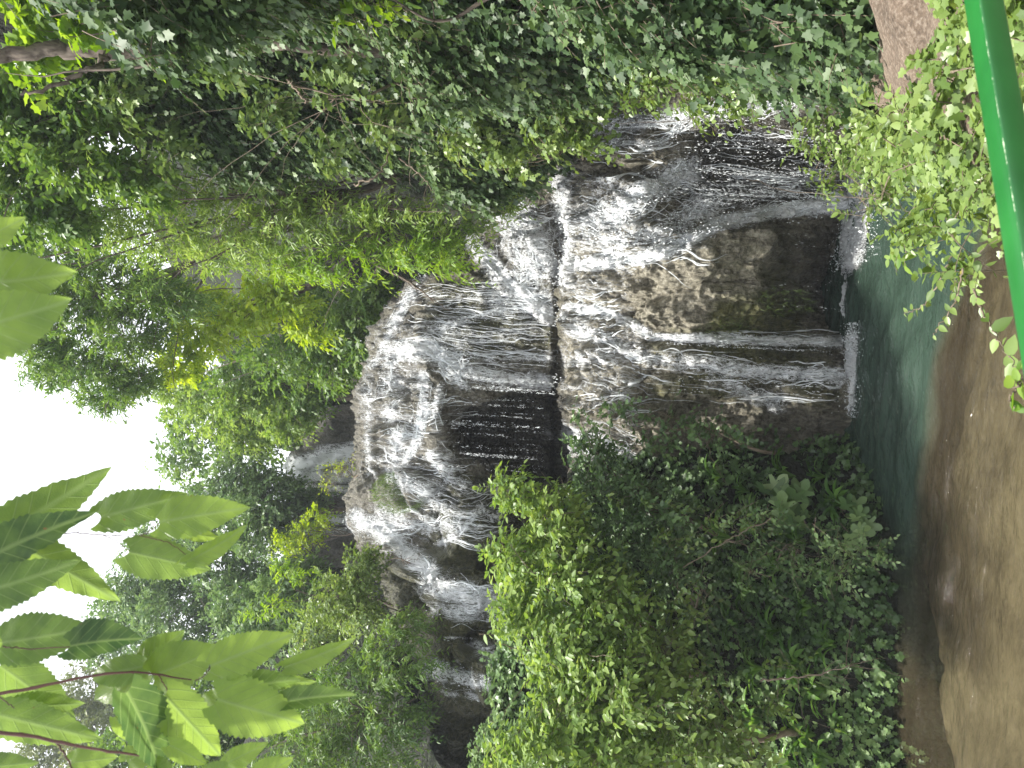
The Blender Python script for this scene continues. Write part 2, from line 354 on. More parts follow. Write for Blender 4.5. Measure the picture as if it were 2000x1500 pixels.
# ------------------------------------------------------------------ ROCK RELIEF: main falls
def blur(G, k, ax):
    for _ in range(k):
        a = np.roll(G, 1, ax); b = np.roll(G, -1, ax)
        sl = [slice(None)]*G.ndim; sl[ax] = 0; a[tuple(sl)] = G[tuple(sl)]; sl[ax] = -1; b[tuple(sl)] = G[tuple(sl)]
        G = (a+2*G+b)/4
    return G
def hor(y): return 1094+.055*(750-y)
ROWS = {  # image y : waterline distance, then (image x, distance) going up the fall
 60:  (9.0, [(1600, 9.0), (1480, 9.1), (1360, 9.2), (1250, 9.4), (1180, 9.7), (1120, 10.), (1100, 10.3), (1000, 10.6), (950, 11), (920, 11.2), (900, 11.4), (880, 11.6), (860, 12.6)]),
 150: (9.8, [(1590, 9.8), (1480, 9.8), (1360, 9.9), (1250, 10.1), (1180, 10.3), (1120, 10.6), (1100, 10.9), (1000, 11.2), (950, 11.4), (920, 11.6), (900, 11.8), (880, 12), (860, 13)]),
 230: (10.4, [(1590, 10.4), (1480, 10.4), (1350, 10.3), (1250, 10.5), (1180, 10.8), (1125, 11.1), (1110, 11.5), (1020, 11.8), (980, 12.2), (960, 12.5), (950, 12.8), (940, 13), (930, 14)]),
 300: (11.3, [(1590, 11.3), (1480, 11.2), (1350, 11.0), (1250, 10.8), (1180, 11.2), (1117, 11.8), (1108, 12.5), (1040, 12.7), (1000, 13), (985, 13.3), (975, 13.6), (965, 14), (955, 15)]),
 350: (11.4, [(1590, 11.4), (1480, 11.35), (1350, 11.1), (1250, 10.9), (1170, 11.3), (1110, 12.1), (1114, 13), (1040, 13.2), (1005, 13.5), (990, 13.8), (980, 14.2), (975, 14.6), (968, 16)]),
 400: (11.2, [(1590, 11.1), (1480, 11.1), (1350, 10.9), (1250, 10.9), (1170, 11.4), (1106, 12.3), (1112, 13.3), (1070, 13.4), (1030, 13.6), (1000, 13.9), (985, 14.3), (978, 14.8), (970, 16.5)]),
 450: (11.7, [(1590, 11.5), (1490, 10.7), (1350, 10.5), (1250, 10.8), (1170, 11.4), (1103, 12.4), (1108, 13.4), (1060, 13.3), (1010, 13.6), (980, 14), (960, 14.4), (950, 14.9), (942, 17)]),
 500: (12.1, [(1610, 12), (1490, 10.5), (1380, 10.25), (1260, 10.7), (1170, 11.4), (1100, 12.4), (1105, 13.3), (1060, 13.1), (1000, 13.6), (950, 14.1), (925, 14.6), (915, 15.2), (905, 17)]),
 560: (12.2, [(1610, 12.1), (1490, 10.5), (1370, 10.35), (1260, 10.8), (1170, 11.5), (1097, 12.5), (1102, 13.5), (1040, 13.6), (960, 13.8), (890, 14.1), (830, 14.8), (800, 15.5), (785, 17.5)]),
 620: (11.8, [(1600, 11.6), (1480, 10.9), (1350, 10.7), (1250, 10.9), (1170, 11.4), (1094, 12.4), (1100, 13.8), (1020, 14), (920, 14.1), (850, 14.4), (800, 15.2), (768, 16), (755, 18)]),
 680: (11.1, [(1590, 11), (1480, 10.9), (1350, 10.8), (1250, 10.9), (1170, 11.5), (1092, 12.4), (1097, 13.8), (1010, 13.9), (900, 14), (830, 14.4), (775, 15.4), (735, 16.4), (725, 18)]),
 740: (11.1, [(1590, 11), (1480, 10.9), (1350, 11), (1240, 11.1), (1160, 11.6), (1090, 12.5), (1095, 14.2), (1010, 14.2), (890, 13.8), (830, 14.2), (770, 15.3), (720, 16.6), (712, 18.5)]),
 775: (11.0, [(1590, 11), (1480, 11.1), (1350, 11.2), (1240, 11.3), (1160, 11.8), (1088, 12.6), (1093, 15.2), (1010, 15.0), (945, 14.0), (858, 13.8), (775, 15.1), (712, 16.8), (704, 18.7)]),
 850: (10.9, [(1590, 11), (1480, 11.1), (1350, 11.3), (1240, 11.4), (1160, 11.9), (1086, 12.6), (1091, 16.2), (990, 16.2), (890, 15.6), (850, 13.8), (775, 15), (707, 17), (698, 19)]),
 920: (10.8, [(1590, 10.9), (1480, 11.1), (1350, 11.3), (1240, 11.6), (1160, 12), (1083, 12.6), (1089, 15.5), (1010, 15.3), (950, 14.1), (868, 13.9), (770, 15), (704, 17), (695, 19)]),
 960: (10.8, [(1590, 10.9), (1480, 11.1), (1350, 11.3), (1240, 11.6), (1160, 12), (1082, 12.6), (1087, 14.2), (1000, 14.2), (900, 14.1), (840, 14.0), (785, 14.4), (708, 15.6), (690, 19)]),
 1010: (10.8, [(1590, 10.9), (1480, 11.1), (1350, 11.3), (1240, 11.6), (1160, 12), (1080, 12.6), (1085, 14), (1000, 14), (920, 14), (850, 14.3), (780, 15), (704, 16.4), (688, 19)]),
 1060: (10.8, [(1590, 10.9), (1480, 11.1), (1350, 11.3), (1240, 11.6), (1160, 12), (1078, 12.6), (1085, 13.8), (990, 13.8), (930, 13.7), (860, 13.8), (800, 15), (715, 16.6), (690, 19)]),
 1130: (10.8, [(1590, 10.9), (1480, 11.1), (1350, 11.3), (1240, 11.6), (1160, 12), (1075, 12.6), (1080, 13.5), (1000, 13.5), (930, 13.6), (850, 13.9), (830, 15), (760, 16.5), (740, 18)]),
 1200: (10.8, [(1590, 10.9), (1480, 11.1), (1350, 11.3), (1240, 11.6), (1160, 12), (1070, 12.5), (1075, 13), (1000, 13), (930, 13.1), (850, 13.5), (835, 14.5), (790, 16), (760, 18)]),
 1260: (10.8, [(1590, 10.9), (1480, 11.1), (1350, 11.3), (1240, 11.6), (1160, 12), (1068, 12.4), (1075, 12.8), (1010, 12.8), (940, 13.5), (870, 13.8), (855, 14.1), (820, 16), (790, 18)]),
 1320: (10.8, [(1590, 10.9), (1480, 11.1), (1350, 11.3), (1240, 11.6), (1160, 12), (1068, 12.4), (1075, 12.8), (1010, 12.8), (940, 13.), (880, 13.2), (855, 13.8), (840, 16), (800, 18)]),
 1400: (10.8, [(1590, 10.9), (1480, 11.1), (1350, 11.3), (1240, 11.6), (1160, 12), (1065, 12.6), (1070, 13.8), (1000, 13.9), (950, 14), (890, 14.2), (870, 14.6), (845, 16.5), (800, 18.5)]),
 1560: (10.8, [(1590, 10.9), (1480, 11.1), (1350, 11.3), (1240, 11.6), (1160, 12), (1060, 12.6), (1065, 13.8), (1000, 13.9), (950, 14), (890, 14.2), (870, 14.6), (845, 16.5), (800, 18.5)]),
}
def relief(rows, nu, nv, zbase=None, bl=5):
    ys = sorted(rows); cols = []
    for y in ys:
        Yw, pts = rows[y]
        if zbase is not None:
            p = at1(1650, y, Yw); X0 = p[0]
            c = [np.array([X0, Yw, zbase-1.2]), np.array([X0, Yw, zbase])]
        else: c = []
        c += [at1(x, y, Y) for x, Y in pts]
        cols.append(np.array(c))
    Gc = np.array(cols)                                  # (ncol, nrow, 3)
    seg = np.linalg.norm(np.diff(Gc, axis=1), axis=2).mean(0); sp = np.concatenate([[0], np.cumsum(np.maximum(seg, .12))])
    tv = np.linspace(0, sp[-1], nv)
    yy = np.linspace(ys[0], ys[-1], nu)
    A = np.empty((len(ys), nv, 3))
    for c in range(len(ys)):
        for k in range(3): A[c, :, k] = np.interp(tv, sp, Gc[c, :, k])
    G = np.empty((nu, nv, 3))
    for j in range(nv):
        for k in range(3): G[:, j, k] = np.interp(yy, ys, A[:, j, k])
    return blur(blur(G, bl*9, 0), bl, 1), tv
def normals(G):
    n = np.cross(np.gradient(G, axis=0), np.gradient(G, axis=1)); n = nrm(n)
    f = (n[..., 1] > 0).mean() > .5
    return -n if f else n
NU, NV = 900, 820
G0, tv = relief(ROWS, NU, NV, 0.0, 4)
Nn = normals(blur(blur(G0, 8, 0), 8, 1))
X0 = G0[..., 0]
arc = np.broadcast_to(tv[None], X0.shape)
Q3 = np.stack([X0*1.0, arc*.28, X0*0], -1)
px0, py0, _ = proj(G0.reshape(-1, 3)); px0 = px0.reshape(X0.shape); py0 = py0.reshape(X0.shape)
up_tier = sstep(-px0, -1085, -1040)
slope_zone = sstep(px0, 1095, 1130)*(1-sstep(px0, 1230, 1300))
flute = fbm(Q3, 2.6, 4, 3)*.12 + fbm(Q3, 8., 3, 11)*.05-np.abs(noise(Q3, 6., 14))*.07*sstep(-arc, -99, -5)
bulge = fbm(G0, .9, 3, 21)*.18
rough = fbm(G0, 5., 5, 31, .65)*.06-np.abs(fbm(G0, 7., 3, 37))*.05
rough = rough*(1+1.4*slope_zone)
# rimstone steps: rounded basins with lips in the terrace zones
def terr(freq, amp, seed):
    a = arc*freq+fbm(np.stack([X0, arc*.3, X0*0], -1), .9, 3, seed)*1.1+.12*np.sin(X0*5+seed)
    s = a-np.floor(a)
    return amp*(np.where(s < .75, (s/.75)**1.6, (1-s)/.25))
tz = sstep(px0, 690, 720)*(1-sstep(px0, 835, 870))*sstep(py0, 610, 660)*(1-sstep(py0, 960, 1000))
sz = slope_zone*sstep(py0, 420, 520)*.6
BUMPS = [(930, 1040, 48, 32, .75), (885, 1105, 44, 28, .8), (925, 1165, 60, 26, .6), (790, 1105, 45, 22, .35), (950, 1268, 42, 28, .7), (1000, 1310, 45, 30, .7), (890, 1215, 30, 20, .3),
 (782, 850, 34, 20, .32), (785, 800, 30, 18, .26), (760, 895, 26, 16, .22), (745, 760, 22, 20, .2), (800, 950, 40, 20, .25), (815, 700, 26, 22, .22), (850, 640, 40, 24, .2), (760, 720, 20, 16, .18),
 (1330, 520, 60, 30, .25), (1400, 600, 90, 28, .22), (1300, 620, 60, 26, .2), (1420, 480, 60, 24, .2), (1450, 700, 150, 24, .2), (1380, 760, 90, 22, .22), (1200, 560, 40, 26, .2), (1170, 700, 30, 30, .2), (1180, 780, 40, 30, .25), (1250, 830, 50, 24, .25), (1300, 300, 90, 22, .2), (1240, 380, 50, 26, .2), (1030, 470, 40, 36, .2), (880, 845, 30, 26, .2), (1150, 460, 26, 30, .2)]
dist_ = px0*0
for bx, by, rx, ry, am in BUMPS: dist_ = dist_+am*np.sqrt(np.clip(1-(((px0-bx)/rx)**2+((py0-by)/ry)**2)*.55, 0, 1))
dist_ = blur(blur(dist_, 5, 0), 5, 1)
notch = sstep(px0, 1074, 1084)*(1-sstep(px0, 1090, 1097))*sstep(py0, 480, 560)*(1-sstep(py0, 930, 960))
lipz = sstep(px0, 1098, 1104)*(1-sstep(px0, 1112, 1125))*sstep(py0, 420, 520)*(1-sstep(py0, 900, 940))
d = -.3*notch+.07*lipz+dist_+flute+bulge+rough+terr(1.35, .22, 5)*tz+terr(2.2, .09, 8)*(.35*up_tier*(1-tz)+sz)
G = G0+Nn*d[..., None]
Nr = normals(G)
Pf = G.reshape(-1, 3); px, py, _ = proj(Pf)

def segd(px, py, poly):
    best = np.full(px.shape, 1e9)
    for (x0, y0), (x1, y1) in zip(poly[:-1], poly[1:]):
        dx, dy = x1-x0, y1-y0; L2 = dx*dx+dy*dy+1e-6
        t = np.clip(((px-x0)*dx+(py-y0)*dy)/L2, 0, 1)
        best = np.minimum(best, np.hypot(px-x0-t*dx, py-y0-t*dy))
    return best
def box(px, py, x0, x1, y0, y1, s=20):
    return sstep(px, x0-s, x0+s)*(1-sstep(px, x1-s, x1+s))*sstep(py, y0-s, y0+s)*(1-sstep(py, y1-s, y1+s))
STREAMS = {  # name of the fall: (label, list of (polyline in the picture, half width, strength))
 'right': ('broad white cascade foaming down the right half of the lower rock step', [
    ([(1096, 335), (1102, 420), (1108, 500)], 22, .85), ([(1112, 430), (1180, 425), (1260, 375), (1340, 335)], 32, .95),
    ([(1110, 520), (1180, 512), (1250, 505), (1330, 478), (1400, 440), (1500, 415), (1600, 402), (1655, 394)], 11, 1.75),
    ([(1130, 460), (1230, 470), (1330, 440), (1380, 400)], 42, .62), ([(1340, 350), (1450, 350), (1640, 365)], 40, .38),
    ([(1320, 370), (1420, 385), (1560, 375)], 20, .45)]),
 'rightmost': ('thin ragged white fall beneath the ivy at the far right of the lower step', [
    ([(1170, 240), (1240, 245), (1310, 232), (1360, 215), (1540, 195)], 20, .8), ([(1140, 290), (1200, 283), (1290, 280), (1330, 240)], 12, .75),
    ([(1400, 270), (1520, 285), (1620, 300)], 40, .26)]),
 'narrow': ('narrow straight stream dropping into the pool beside the mossy boulder', [
    ([(1110, 600), (1180, 605), (1240, 636), (1275, 658), (1450, 664), (1645, 668)], 7.5, 1.45),
    ([(1120, 560), (1180, 600)], 26, .4)]),
 'veil': ('speckled white veil of water left of the narrow straight stream', [
    ([(1120, 640), (1200, 670), (1250, 700), (1400, 712), (1520, 728), (1645, 735)], 16, .8), ([(1390, 735), (1450, 762), (1520, 795)], 16, .6),
    ([(1110, 700), (1200, 690)], 30, .5), ([(1110, 850), (1150, 870), (1220, 900)], 30, .8)]),
 'mound': ('white water spreading over the rounded mound at the right of the upper step', [
    ([(988, 390), (1010, 430), (1060, 490), (1088, 540)], 34, .85), ([(925, 478), (955, 510), (1000, 560), (1040, 590), (1085, 622)], 15, 1.4),
    ([(985, 430), (1050, 540)], 42, .66)]),
 'centre': ('tangled white streams down the middle of the upper rock step', [
    ([(835, 535), (800, 580), (778, 620), (750, 670), (728, 720)], 11, .75), ([(830, 650), (880, 635), (960, 612), (1085, 592)], 10, .65),
    ([(765, 690), (830, 678), (870, 700), (900, 728)], 24, .95), ([(890, 722), (960, 738), (1088, 745)], 13, .9),
    ([(860, 690), (960, 700), (1088, 700)], 14, .55), ([(860, 655), (1088, 660)], 18, .4), ([(850, 600), (1080, 620)], 16, .34)]),
 'terraces': ('web of white trickles over the stepped rims above the dark cave', [
    ([(830, 735), (828, 800), (815, 860), (790, 905)], 11, .95), ([(862, 755), (850, 800), (858, 835)], 8, .7),
    ([(760, 700), (770, 800), (775, 900)], 34, .62), ([(720, 760), (722, 930)], 12, .55), ([(735, 700), (712, 800)], 16, .5),
    ([(770, 930), (815, 950), (850, 960)], 22, .75), ([(845, 890), (880, 935), (930, 955), (1000, 965)], 16, .55), ([(850, 850), (880, 900)], 20, .4)]),
 'left': ('fast white chute slanting down left of the grassy tuft', [
    ([(700, 1015), (740, 1030), (785, 1070), (838, 1115)], 19, 1.1), ([(750, 1005), (830, 1030), (900, 1020)], 26, .6),
    ([(940, 990), (900, 1040), (862, 1062)], 11, .85), ([(830, 975), (900, 1000), (985, 1010)], 18, .6)]),
 'outer': ('short rounded fall left of the chute, partly hidden by the bright bush', [
    ([(845, 1145), (880, 1155), (930, 1175), (1000, 1180)], 28, .85), ([(850, 1190), (930, 1200)], 16, .6),
    ([(870, 1244), (925, 1246)], 3, .9), ([(930, 1260), (960, 1285), (1000, 1300)], 18, .6)]),
 'leftmost': ('thin fall at the far left splashing down beside the dark hollow', [
    ([(845, 1308), (900, 1320), (980, 1345), (1060, 1385)], 17, .9), ([(860, 1350), (960, 1360)], 12, .45)]),
}
flow = {}
gen = (.30*box(px, py, 1100, 1250, 500, 860, 25)+.3*box(px, py, 840, 1090, 560, 740)+.3*box(px, py, 700, 840, 620, 960)+.3*box(px, py, 940, 1090, 400, 600)
       + .28*box(px, py, 1110, 1400, 330, 500)+.3*box(px, py, 750, 980, 950, 1060))
tot = gen.copy()
for k, (lb, segs) in STREAMS.items():
    f = np.zeros(len(Pf))
    for poly, wd, st in segs:
        wob = fbm(Pf, 2.2, 2, 77)*wd*.35
        f = np.maximum(f, st*np.exp(-np.abs((segd(px, py, poly)+wob)/(wd*1.15))**1.6))
    flow[k] = f; tot = np.maximum(tot, f)
wpx = px+fbm(Pf, 1.3, 4, 65)*22; wpy = py+fbm(Pf, 1.1, 4, 66)*20
cave = np.maximum(box(wpx, wpy, 1500, 1660, 445, 640, 30), sstep(wpx-(888+60*((wpy-845)/70)**2), -10, 18)*box(wpx, wpy, 860, 1110, 762, 940, 14))  # hollows whose shade is painted into the rock colour
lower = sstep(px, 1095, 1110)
wet_shade = np.clip(.75*cave-.25*box(px, py, 1440, 1600, 440, 640, 30)+.7*box(px, py, 1340, 1660, 200, 420, 40)+.28+.3*(1-lower)-.35*box(px, py, 1100, 1480, 440, 880, 40)+.35*box(px, py, 1300, 1660, 660, 900, 40), 0, 1)  # wet rock tone together with painted-in shade of the caves
moss = np.clip(.75*box(px, py, 1390, 1560, 590, 700, 30)+.35*box(px, py, 1380, 1560, 440, 600, 30)+.45*box(px, py, 1250, 1650, 640, 800, 30)+.45*box(px, py, 840, 1080, 535, 700, 30)+.5*box(px, py, 840, 1080, 930, 1500, 30)
               + .5*box(px, py, 740, 860, 1080, 1260, 25)+.2*(1-lower)-.1, -.3, .8)
flowuv = np.stack([(Pf[:, 0]), np.repeat(tv[None], NU, 0).reshape(-1), np.zeros(len(Pf))], -1)
Qg = gridq(NU, NV)
rock = quads('travertine_cliff', Pf, Qg, MAT['rock'], None, {'flowuv': flowuv, 'wet_shade': wet_shade, 'moss': moss})
tag(rock, kind='structure')
# each fall is the film of foaming water over its part of the rock
keys = list(flow); FS = np.stack([flow[k] for k in keys]); own = FS.argmax(0)
# vertices with only general trickle go to the nearest fall
for k_i, k in enumerate(keys):
    pass
den = np.maximum(tot, 0)*(1-.85*box(px, py, 1080, 1096, 560, 900, 4))
near = np.stack([np.min([segd(px, py, poly) for poly, _, _ in STREAMS[k][1]], axis=0) for k in keys])
own = near.argmin(0)
qf = den[Qg].max(1) > .06
qo = own[Qg[:, 0]]
fine = fbm(Pf*np.array([1, 1, .45]), 9, 3, 55, .6)
off = Pf+Nr.reshape(-1, 3)*(.022+.02*np.clip(den, 0, 1)*fine)[:, None]
def sub(name, V, Qs, mat, attrs, parent=None):
    u, inv = np.unique(Qs.ravel(), return_inverse=True)
    return quads(name, V[u], inv.reshape(-1, 4), mat, parent, {k: v[u] for k, v in attrs.items()})
FALLS = {}
def fall_root(k, label):
    x, y = STREAMS[k][1][0][0][-1]
    return None
for i, k in enumerate(keys):
    sel = Qg[qf & (qo == i)]
    if len(sel) == 0: continue
    r = empty('waterfall', tuple(Pf[sel[:, 0]].mean(0)), STREAMS[k][0], 'waterfall', 'streams of the stepped waterfall')
    sub('water_film', off, sel, MAT['foam'], {'flow': den, 'flowuv': flowuv}, r)
    FALLS[k] = r

# white filaments of water running over the rock, traced down its surface
CE = 2.0; nxc, nyc = int(1000/CE), int(1500/CE)
look = np.full((nxc+1, nyc+1), -1, np.int64); dep = Pf[:, 1]
ix = ((px-700)/CE).astype(int); iy = (py/CE).astype(int); okk = (ix >= 0) & (ix <= nxc) & (iy >= 0) & (iy <= nyc)
order = np.where(okk)[0]; order = order[np.argsort(-dep[order])]; look[ix[order], iy[order]] = order
for _ in range(3):
    for sh, ax in ((1, 0), (-1, 0), (1, 1), (-1, 1)):
        q = np.roll(look, sh, ax); look = np.where(look < 0, q, look)
Nf = Nr.reshape(-1, 3)
def strand_paths(X, Y):                       # (n,m) picture positions -> points on the rock
    ix = np.clip(((X-700)/CE).astype(int), 0, nxc); iy = np.clip((Y/CE).astype(int), 0, nyc)
    v = look[ix, iy]; bad = (v < 0).any(1); v = np.maximum(v, 0)
    P = Pf[v]+Nf[v]*(.018+.022*rng.random(X.shape))[..., None]
    P[:, 1:-1] = (P[:, :-2]+2*P[:, 1:-1]+P[:, 2:])/4; P[:, 1:-1] = (P[:, :-2]+2*P[:, 1:-1]+P[:, 2:])/4
    jump = (np.linalg.norm(np.diff(P, axis=1), axis=2).max(1) > .2)
    return P[~bad & ~jump]
def strands_for(k, mult=1.0):
    out = []
    for poly, wd, st in STREAMS[k][1]:
        pl = np.array(poly, float); sl = np.concatenate([[0], np.cumsum(np.linalg.norm(np.diff(pl, axis=0), axis=1))]); Lt = sl[-1]
        n = int(mult*min(st, 1.25)**2*wd*Lt/60); ln = rng.uniform(25, 110, n); s0 = rng.uniform(-10, np.maximum(Lt-15, 1), n)
        S_ = np.clip(s0[:, None]+ln[:, None]*np.linspace(0, 1, 16)[None], 0, Lt)
        bx = np.interp(S_, sl, pl[:, 0]); by = np.interp(S_, sl, pl[:, 1]); o = np.clip(rng.normal(0, .62, n), -1.15, 1.15)
        dx = np.gradient(bx, axis=1)+1e-6; dy = np.gradient(by, axis=1); dn = np.hypot(dx, dy)+1e-6
        nz = noise(np.stack([S_/26, np.broadcast_to(o[:, None]*3, S_.shape), S_*0], -1), 1, 13)*.45+noise(np.stack([S_/9, np.broadcast_to(rng.random(n)[:, None]*99, S_.shape), S_*0], -1), 1, 15)*.16
        off_ = (o[:, None]+nz)*wd
        out.append(strand_paths(bx-dy/dn*off_, by+dx/dn*off_))
    return np.concatenate(out)
def trickles(x0, x1, y0, y1, n, l0, l1, mea):
    n = int(n*.27); x = rng.uniform(x0, x1, n); y = rng.uniform(y0, y1, n); kp = noise(np.stack([x/70, y/38, x*0], -1), 1, 47) > -.25; x, y = x[kp], y[kp]; n = len(x); ln = rng.uniform(l0, l1, n); m = 16
    X = np.empty((n, m)); Y = np.empty((n, m)); yy = y.copy()
    for i in range(m):
        xx = x+ln*i/(m-1); X[:, i] = xx; Y[:, i] = yy
        a_ = noise(np.stack([xx/34, yy/20, xx*0], -1), 1, 41)*1.5+noise(np.stack([xx/12, yy/9, xx*0], -1), 1, 43)*.9+rng.normal(0, .12, n)
        yy = yy+(ln/(m-1))*(a_*mea+.055)
    return strand_paths(X, Y)
def put_strands(k, P, r=.0028):
    a = Acc(); n, m = P.shape[:2]
    rr_ = r*rng.lognormal(0, .5, n)[:, None]*(1+.55*np.sin(np.linspace(0, 1, m)*math.pi))[None]*rng.uniform(.6, 1.4, (n, m)); rr_[:, 0] *= .2; rr_[:, -1] *= .2
    tubes(a, P, rr_, 4); tag(a.build('water_strands', MAT['thread'], FALLS[k], True), kind='stuff')
extra = {'narrow': [(1105, 1175, 570, 660, 300, 20, 60, .5), (1240, 1560, 640, 690, 60, 80, 200, .1)],
         'veil': [(1105, 1220, 660, 860, 560, 30, 100, .55), (1250, 1600, 690, 790, 150, 50, 150, .15), (1100, 1200, 840, 920, 220, 30, 80, .8)],
         'right': [(1105, 1330, 335, 520, 700, 30, 120, .6), (1340, 1600, 320, 400, 240, 60, 150, .08)],
         'rightmost': [(1150, 1300, 225, 320, 130, 30, 90, .3), (1330, 1600, 205, 320, 160, 50, 120, .08)],
         'mound': [(980, 1080, 400, 560, 420, 25, 90, .7)],
         'centre': [(820, 1050, 550, 745, 620, 40, 150, .12), (735, 850, 560, 740, 420, 20, 70, .5)],
         'terraces': [(700, 850, 690, 950, 900, 14, 60, .35), (850, 900, 740, 940, 160, 20, 60, .3)],
         'left': [(720, 960, 955, 1060, 520, 30, 90, .45)],
         'outer': [(845, 960, 1130, 1230, 260, 30, 90, .3)],
         'leftmost': [(850, 1000, 1300, 1370, 130, 40, 90, .2)]}
for k in keys:
    Ps = [strands_for(k)]+[trickles(*a_) for a_ in extra[k]]
    put_strands(k, np.concatenate(Ps))

# droplets: small stretched beads, strung in the falling strands
OCT = np.array([(1, 0, 0), (-1, 0, 0), (0, 1, 0), (0, -1, 0), (0, 0, 1), (0, 0, -1)], float)
OF = np.array([(0, 2, 4), (2, 1, 4), (1, 3, 4), (3, 0, 4), (2, 0, 5), (1, 2, 5), (3, 1, 5), (0, 3, 5)])
def drops(P, r, stretch, name, parent):
    n = len(P)
    if not n: return
    s = np.stack([r, r, r*stretch], -1)
    V = (P[:, None]+OCT[None]*s[:, None]).reshape(-1, 3)
    L = (np.arange(n)[:, None, None]*6+OF[None]).reshape(-1)
    T = np.full(n*8, 3)
    return tag(mesh_np(name, V, L, np.arange(n*8)*3, T, MAT['drops'], parent, None, True), kind='stuff')
def curtain(x0, y0, x1, y1, Y, n, k, r, lean=.0, arc_=0.):
    """strands that leave a lip (image x0..) and fall to x1: n strands of k drops"""
    out = []; rr = []
    for i in range(n):
        y = rng.uniform(y0, y1) if rng.random() < .4 else float(np.clip(y0+(y1-y0)*rng.choice([.08, .2, .33, .5, .62, .7, .86])+rng.normal(0, 5), y0-6, y1+6)); a = at1(x0+arc_*((y-845)/70)**2+22*noise(np.array([y*.03, x0, 0]), 1, 4)[0]+rng.uniform(-8, 8), y, Y+rng.uniform(-.12, .12)); b = at1(x1, y, Y); 
        t = np.sort(rng.random(k)**.8); kk = rng.random(k) < np.clip(.35+.9*noise(np.stack([t*14, np.full(k, i*3.3), t*0], -1), 1, 5), .05, 1)
        t = t[kk]; t = t[(t < rng.uniform(.5, 1.6)) & (t > rng.uniform(-.6, .25))]
        P = np.stack([a[0]+rng.normal(0, .008, len(t))+lean*t, np.full(len(t), a[1])+rng.normal(0, .01, len(t)), a[2]+(b[2]-a[2])*t], -1)
        out.append(P); rr.append(r*rng.uniform(.3, 1.1, len(t))*rng.uniform(.5, 1.2))
    return np.concatenate(out), np.concatenate(rr)
def mk(parent, *cs):
    P = np.concatenate([c[0] for c in cs]); r = np.concatenate([c[1] for c in cs])
    drops(P, r*.8, rng.lognormal(1.1, .6, len(P)), 'falling_drops', parent)
mk(FALLS['terraces'], curtain(868, 765, 1065, 935, 13.85, 38, 60, .004, 0., 55), curtain(868, 770, 1065, 940, 13.75, 9, 260, .005, 0., 55),
   curtain(800, 690, 950, 940, 13.9, 16, 60, .008))
mk(FALLS['centre'], curtain(900, 735, 1085, 765, 13.6, 22, 120, .0065), curtain(850, 560, 1080, 730, 13.7, 36, 60, .006))
mk(FALLS['right'], curtain(1350, 320, 1640, 405, 10.65, 80, 60, .0065), curtain(1330, 330, 1640, 390, 10.75, 12, 220, .007), curtain(1500, 450, 1655, 620, 10.7, 18, 18, .0045))
mk(FALLS['rightmost'], curtain(1330, 205, 1640, 320, 10.35, 110, 26, .0065))
mk(FALLS['narrow'], curtain(1300, 655, 1640, 672, 10.75, 10, 200, .006))
mk(FALLS['veil'], curtain(1300, 690, 1640, 770, 10.8, 30, 80, .006))
mk(FALLS['leftmost'], curtain(870, 1310, 1040, 1370, 12.7, 22, 60, .007))
# splashing spray thrown off the rock where the flow is strong
for k, n in (('right', 5200), ('rightmost', 1500), ('mound', 1800), ('centre', 1600), ('left', 1100), ('terraces', 1200), ('outer', 500), ('leftmost', 500)):
    m = np.where((own == keys.index(k)) & (FS[keys.index(k)] > .5))[0]
    if len(m) == 0: continue
    ii = rng.choice(m, n); h = rng.exponential(.035, n)+.03
    P = Pf[ii]+Nr.reshape(-1, 3)[ii]*h[:, None]+rng.normal(0, .02, (n, 3))
    drops(P, rng.uniform(.003, .0105, n), rng.uniform(.8, 2.5, n), 'spray', FALLS[k])

# ------------------------------------------------------------------ far fall behind the trees
FAR = {790: (0, [(745, 26), (690, 26), (640, 26.2), (590, 26.6), (560, 27.6), (540, 31)]), 860: (0, [(745, 27), (690, 27), (640, 27.2), (600, 27.5), (585, 28.5), (570, 31)]),
       900: (0, [(745, 26.6), (690, 26.8), (640, 27), (590, 27.4), (572, 28.5), (565, 31)]),
       960: (0, [(745, 27.5), (690, 27.5), (640, 27.5), (590, 27.4), (572, 28.3), (565, 31)]),
       1030: (0, [(745, 28), (690, 28), (640, 28), (590, 27.8), (570, 28.5), (560, 31)]),
       1110: (0, [(745, 27), (690, 27), (640, 27.2), (600, 27.5), (580, 28.5), (565, 31)])}
g2, tv2 = relief(FAR, 200, 160, None, 3)
n2 = normals(g2); Qx = np.stack([g2[..., 0], np.broadcast_to(tv2[None], g2.shape[:2])*.25, g2[..., 0]*0], -1)
g2 = g2+n2*(fbm(Qx, 1.6, 4, 9)*.25+fbm(g2, 3, 3, 4)*.1)[..., None]
p2 = g2.reshape(-1, 3); fx, fy, _ = proj(p2); q2 = gridq(200, 160)
uv2 = np.stack([p2[:, 0]*.5, np.repeat(tv2[None], 200, 0).reshape(-1)*.5, p2[:, 0]*0], -1)
far_rock = quads('far_cliff', p2, q2, MAT['rock'], None, {'flowuv': uv2, 'wet_shade': np.full(len(p2), .85), 'moss': np.full(len(p2), .15)}); tag(far_rock, kind='structure')
